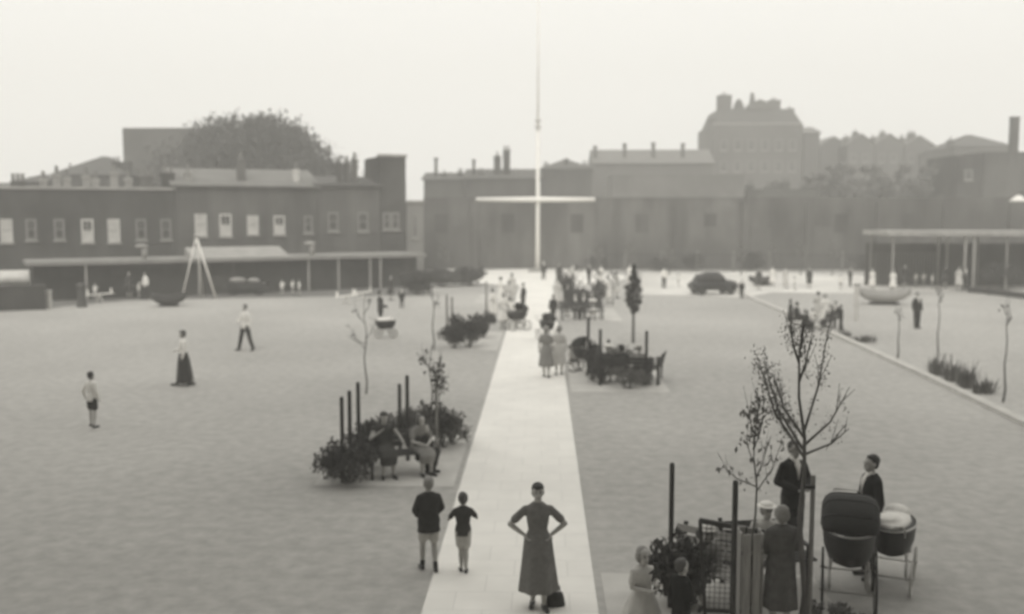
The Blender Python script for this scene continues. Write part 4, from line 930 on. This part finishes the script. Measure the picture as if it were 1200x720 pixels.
# --- car
t = thing('parked_car', G(835, 345), 'small dark rounded saloon car parked on the pale apron', 'car', R(12))
b = MB(); b.loft([((-1.5, 0, .5), .18, .55), ((-1.4, 0, .55), .28, .64), ((-.9, 0, .60), .34, .70), ((0, 0, .60), .36, .72), ((.9, 0, .60), .34, .68), ((1.4, 0, .56), .30, .60), ((1.52, 0, .52), .18, .5)], 16, (0, 0, 1))
b.loft([((-1.25, 0, .8), .12, .4), ((-1.0, 0, .98), .26, .54), ((-.4, 0, 1.1), .34, .58), ((.3, 0, 1.1), .33, .58), ((.62, 0, .95), .2, .55), ((.75, 0, .8), .08, .5)], 16, (0, 0, 1)); b.fused('body', M['coach'], t, .04)
for x0, x1 in ((-.95, -.25), (-.15, .45)):
    for s in (-1, 1): b = MB(); b.box(((x0 + x1) / 2, s * .575, 1.12), (x1 - x0, .04, .26)); b.build('side_window', M['glass'], t, bevel=.01)
b = MB(); b.box((.60, -.0, 1.1), (.04, .95, .28), Euler((0, R(-35), 0)).to_matrix()); b.build('windscreen', M['offwhite'], t)
for s in (-1, 1):
    for x in (-.95, .95):
        b = MB(); b.ring((0, 0, 0), .23, .075, 'X', 18, 8); b.ell((0, 0, 0), (.05, .15, .15)); b.xform(Matrix.Translation((x, s * .66, .30)) @ Matrix.Rotation(R(90), 4, 'Z')); b.build('wheel', M['tyred'], t, True)
        b = MB(); b.loft([((x - .42, s * .66, .33), .05, .09), ((x - .25, s * .66, .58), .06, .11), ((x, s * .66, .66), .06, .12), ((x + .25, s * .66, .58), .06, .11), ((x + .42, s * .66, .33), .05, .09)], 8, (0, 0, 1)); b.build('mudguard', M['coach'], t, True)
    b = MB(); b.ell((1.42, s * .42, .72), (.12, .1, .1)); b.build('headlight', M['steel'], t, True)

# --- right lawn: canopy shelter, posts, plants, people
yc = 66.0
a_ = W(1042, 274, yc); zc = a_.z
t = thing('canopy_shelter', (a_.x, yc, 0), 'open shelter with a thin flat pale roof at the right far side', 'shelter')
b = MB(); b.box((6.5, 2.5, zc), (13.2, 5.2, .3)); b.build('roof', M['coping'], t)
for i, x in enumerate((.4, 5.15, 5.75, 7.9, 12.7)):
    for y in (.3, 4.7): b = MB(); b.box((x, y, (zc - .15) / 2), (.13, .13, zc - .15)); b.build('post', M['coping' if i in (1, 2) else 'timber'], t)
b = MB(); b.box((6.5, 4.95, 1.5), (12.8, .12, 3.0)); b.build('back_wall', M['brick2'], t)
b = MB()
for i in range(22): b.box((.7 + i * .2, 4.7, 1.2), (.05, .05, 2.4))
b.build('slatted_screen', M['timber'], t)
bush(Vector((a_.x + 8.2, yc + 1.2, 0)), 3.2, 1.9, 'rounded dark shrub under the right of the flat roofed shelter', 2.0, .1)
for (px, py, r_, lab) in [(1060, 338, 0, 'woman in dark dress before the shelter, leftmost'), (1107, 338, 30, 'woman in dark dress before the shelter, near the posts')]: crowd('w_dark', px, py, r_, lab, group='people by the flat roofed shelter')
for (px, py, r_, lab) in [(1073, 336, 20, 'child in white before the shelter, left of a pair'), (1082, 336, -30, 'child in white before the shelter, right of a pair'), (1092, 338, 60, 'child in white shirt alone before the middle of the shelter')]: crowd('kid', px, py, r_, lab, group='people by the flat roofed shelter')
crowd('w_pale', 1123, 341, 0, 'woman in off white dress beside the shelter posts', group='people by the flat roofed shelter')
crowd('m_dark', 1131, 341, -20, 'man in dark suit beside the shelter posts', group='people by the flat roofed shelter')
# low dark fence
a_ = G(1134, 343); c_ = G(1290, 362)
t = thing('low_fence', a_, 'low dark boarded fence running from the shelter to the right edge', 'fence', math.atan2(c_.y - a_.y, c_.x - a_.x)); L_ = (c_ - a_).xy.length
b = MB(); b.box((L_ / 2, 0, .22), (L_, .06, .34)); b.build('board', M['darkwood'], t)
for i in range(7): b = MB(); b.box((.1 + i * (L_ - .2) / 6, .07, .22), (.09, .08, .44)); b.build('fence_post', M['darkwood'], t)
# lamp
lp = Vector((W(1206, 300, 60).x, 60, 0)); zl = yz(1190, 234, 60)
t = thing('street_lamp', lp, 'pale bowl shaped lamp at the right edge above the shelter', 'lamp')
b = MB(); b.tube([(0, 0, 0), (0, 0, zl + .2), (-.2, 0, zl + .45), (-.8, 0, zl + .35)], .05, 8); b.build('column', M['timber'], t, True)
b = MB(); b.loft([((-.8, 0, zl + .25), .08, .08), ((-.8, 0, zl + .12), .28, .28), ((-.8, 0, zl - .08), .5, .5), ((-.8, 0, zl - .12), .48, .48)], 18); b.build('lamp_shade', M['white'], t, True)
crowd('m_dark', 1074, 385, 15, 'man in dark suit standing alone on the right lawn', 1.05)
for (px, py, tp, lab) in [(1052, 420, 362, 'slim stake like young tree on the right lawn, leftmost of three'), (1098, 428, 332, 'tall slim young tree on the right lawn, middle of three'), (1176, 472, 352, 'tall slim young tree near the right edge, nearest of three')]:
    p = G(px, py); sapling(p, W(px, tp, p.y).z, lab, [(.75, .12, 0, .25, .3), (.85, -.12, 0, .25, .3)], .035, 2, .05, group='slim young trees on the right lawn', cat='young tree')
p = G(1003, 376); t = thing('marker_post', p, 'pale wide wooden post standing at the left end of the play boat', 'post'); b = MB(); b.box((0, 0, .85), (.22, .1, 1.7)); b.build('board', M['offwhite'], t); b = MB(); b.box((.0, 0, 1.74), (.3, .16, .08)); b.build('cap', M['coping'], t)
for (px, py, w_, h_, lab) in [(1012, 401, 1.6, .35, 'low dark plant clump beside the kerb, left of the slim young trees'), (990, 394, 1.0, .28, 'small thin plant clump by the kerb next to the seated group'), (1098, 440, .9, .75, 'spiky plant by the kerb, leftmost of the larger border'), (1115, 447, 1.0, .85, 'spiky plant by the kerb, second in the larger border'), (1133, 455, 1.0, .85, 'spiky plant by the kerb, third in the larger border'), (1152, 461, 1.2, .55, 'low dark plant clump, nearest in the kerb border')]:
    spiky(G(px, py), w_ * 1.1, h_ * .85, lab, int(80 * w_), 'leafp')
# seated/standing group near the kerb
GK = 'people gathered by the kerb'
crowd('w_dark', 926, 384, 60, 'woman in dark dress bending by the kerb, left of the group', .8, group=GK)
t_ = crowd('sit_dark', 944, 388, 120, 'dark clothed person sitting low by the kerb beside a child in white', .85, group=GK); t_.location.z = -.12
crowd('kid', 952, 387, 30, 'child in white shirt between the seated people by the kerb', .95, group=GK)
crowd('w_white', 966, 384, 0, 'woman in white dress standing in the middle of the kerb group', group=GK, sc=.95)
crowd('sit_dark', 972, 387, -60, 'dark clothed person sitting in front of the woman in white by the kerb', group=GK, sc=.9)
crowd('m_dark', 985, 388, 90, 'dark clothed child standing at the right of the kerb group', .75, group=GK)
crowd('sit_dark', 934, 385, 100, 'dark clothed person sitting at the left of the kerb group beside the bending woman', .95, group=GK)
crowd('w_pale', 958, 380, 150, 'woman in off white dress at the back of the kerb group', .95, group=GK)
crowd('sit_dark', 978, 384, -30, 'dark clothed person sitting right of the woman in white by the kerb', .95, group=GK)
GP = 'people scattered over the pale apron'
for (k_, px, py, r_, sc_, lab) in [('w_pale', 920, 338, 20, .9, 'woman in off white dress on the apron above the kerb group, left'), ('kid', 931, 340, 80, .9, 'child in white shirt on the apron above the kerb group'), ('w_dark', 948, 338, 0, .9, 'woman in dark dress on the apron above the kerb group'), ('kid', 985, 340, 0, 1, 'child in white shirt on the apron left of the play boat'), ('m_dark', 996, 336, 40, .9, 'man in dark suit on the apron left of the play boat'), ('w_white', 1022, 340, 10, .9, 'woman in white dress on the apron just above the play boat'), ('w_white', 1046, 342, -20, .9, 'woman in white dress above the right end of the play boat'), ('m_shirt', 778, 338, 10, .9, 'man in white shirt on the apron left of the parked car'), ('kid', 795, 336, 60, .9, 'child in white shirt on the apron left of the parked car')]: crowd(k_, px, py, r_, lab, sc_, group=GP)
crowd('m_dark', 869, 350, 0, 'dark clothed person on the apron just right of the parked car', .75, group=GK)
crowd('w_dark', 889, 340, 0, 'woman in dark dress standing where the kerb begins', .9, group=GK)
crowd('w_white', 905, 336, 0, 'woman in white on the pale apron right of the kerb start', .9, group=GK)
p = G(893, 335); rockboat(p, 2.0, .7, R(10), 'small dark rocking boat on the pale apron behind the kerb start', 'darkwood')
for (px, py, r_, k_, lab) in [(655, 334, 0, 'w_dark', 'woman in dark dress beside the flagpole circle, left of two'), (671, 334, 20, 'w_pale', 'woman in off white dress right of the flagpole circle'), (690, 333, 40, 'm_dark', 'man in dark suit farthest off, right of the flagpole'), (704, 336, 0, 'w_white', 'woman in white farthest off before the railings'), (738, 335, 0, 'w_white', 'woman in white showing above the conical tree'), (637, 328, 0, 'm_dark', 'dark clothed person at the foot of the flagpole')]:
    crowd(k_, px, py, r_, lab, .95, group='people near the flagpole')

# border hedge left of path end
for i, (x0, y0, w_, h_, lab) in enumerate([(G(488, 345).x, G(488, 345).y, 2.2, 1.5, 'dark hedge bush at the right end of the low shed'), (G(515, 338).x, G(515, 338).y + 2, 3.0, 1.3, 'wide hedge bush left of the path end, nearest the shed'), (G(548, 337).x, G(548, 337).y + 2, 3.0, 1.3, 'wide hedge bush left of the path end, nearest the path')]):
    bush(Vector((x0, y0, 0)), w_, h_, lab, 2.0, .11)
for (px, w_, h_, lab) in [(700, 2.2, 1.4, 'shrub at the foot of the railings above the right far bay'), (775, 3.0, 1.2, 'shrub at the foot of the railings left of the car'), (812, 2.4, 1.6, 'shrub at the foot of the railings directly above the car'), (880, 2.4, 1.7, 'shrub at the foot of the railings at the kerb start'), (1010, 2.6, 1.5, 'shrub at the foot of the railings near the shelter')]:
    bush(Vector((W(px, 318, 88.6).x, 88.6, 0)), w_, h_, lab, 1.6, .12, group='shrubs along the railings')

# ------------------------------------------------------------------ unseen flats added behind the camera, height set to darken the near ground
a_ = Vector((60, -3.2, 0)); c_ = Vector((-60, -3.2, 0))
house('unseen_shading_flats', a_, c_, 36, 12, 'unseen tall brick flats added behind the camera to shade the near lawn', wm='brick', coping=True,
      wins=[(8 + 8 * i, 2.2 + 3.1 * k, 1.3, 1.6, 'd') for i in range(14) for k in range(7)])
# ------------------------------------------------------------------ haze, sky, sun
b = MB(); b.box((0, 110, 19), (260, 250, 40)); hz = b.build('haze', bpy.data.materials.new('haze_air')); hz['kind'] = 'stuff'
hm = hz.data.materials[0]; hm.use_nodes = True; nt = hm.node_tree; nt.nodes.clear()
o_ = nt.nodes.new('ShaderNodeOutputMaterial'); v_ = nt.nodes.new('ShaderNodeVolumePrincipled'); nt.links.new(v_.outputs[0], o_.inputs['Volume'])
v_.inputs['Color'].default_value = (.97, .96, .93, 1); v_.inputs['Density'].default_value = .0033; v_.inputs['Anisotropy'].default_value = .2
w = bpy.data.worlds.new('World'); scene.world = w; w.use_nodes = True; nt = w.node_tree
bg = nt.nodes['Background']; sky = nt.nodes.new('ShaderNodeTexSky'); sky.sky_type = 'NISHITA'; sky.sun_disc = False
EL, AZ = R(45), R(190)
sky.sun_elevation = EL; sky.sun_rotation = AZ; sky.dust_density = 6; sky.air_density = 1.5
hs = nt.nodes.new('ShaderNodeHueSaturation'); hs.inputs['Saturation'].default_value = 0.0
mx = nt.nodes.new('ShaderNodeMix'); mx.data_type = 'RGBA'; mx.inputs[0].default_value = .82; mx.inputs[7].default_value = (12.5, 12.3, 11.6, 1)
nt.links.new(sky.outputs[0], hs.inputs['Color']); nt.links.new(hs.outputs[0], mx.inputs[6]); nt.links.new(mx.outputs[2], bg.inputs['Color']); bg.inputs['Strength'].default_value = .10
sl = bpy.data.lights.new('sun', 'SUN'); sl.energy = 1.5; sl.angle = R(30); sl.color = (1, .97, .92); so = bpy.data.objects.new('sun', sl); COL.objects.link(so)
sd = Vector((math.cos(EL) * math.sin(AZ), math.cos(EL) * math.cos(AZ), math.sin(EL))); so.rotation_euler = sd.to_track_quat('Z', 'Y').to_euler(); so.location = (0, 0, 45)
scene.view_settings.view_transform = 'Standard'; scene.view_settings.look = 'None'; scene.view_settings.gamma = 1; scene.view_settings.exposure = 0
scene.render.engine = 'CYCLES'; scene.cycles.volume_bounces = 1; scene.cycles.max_bounces = 6
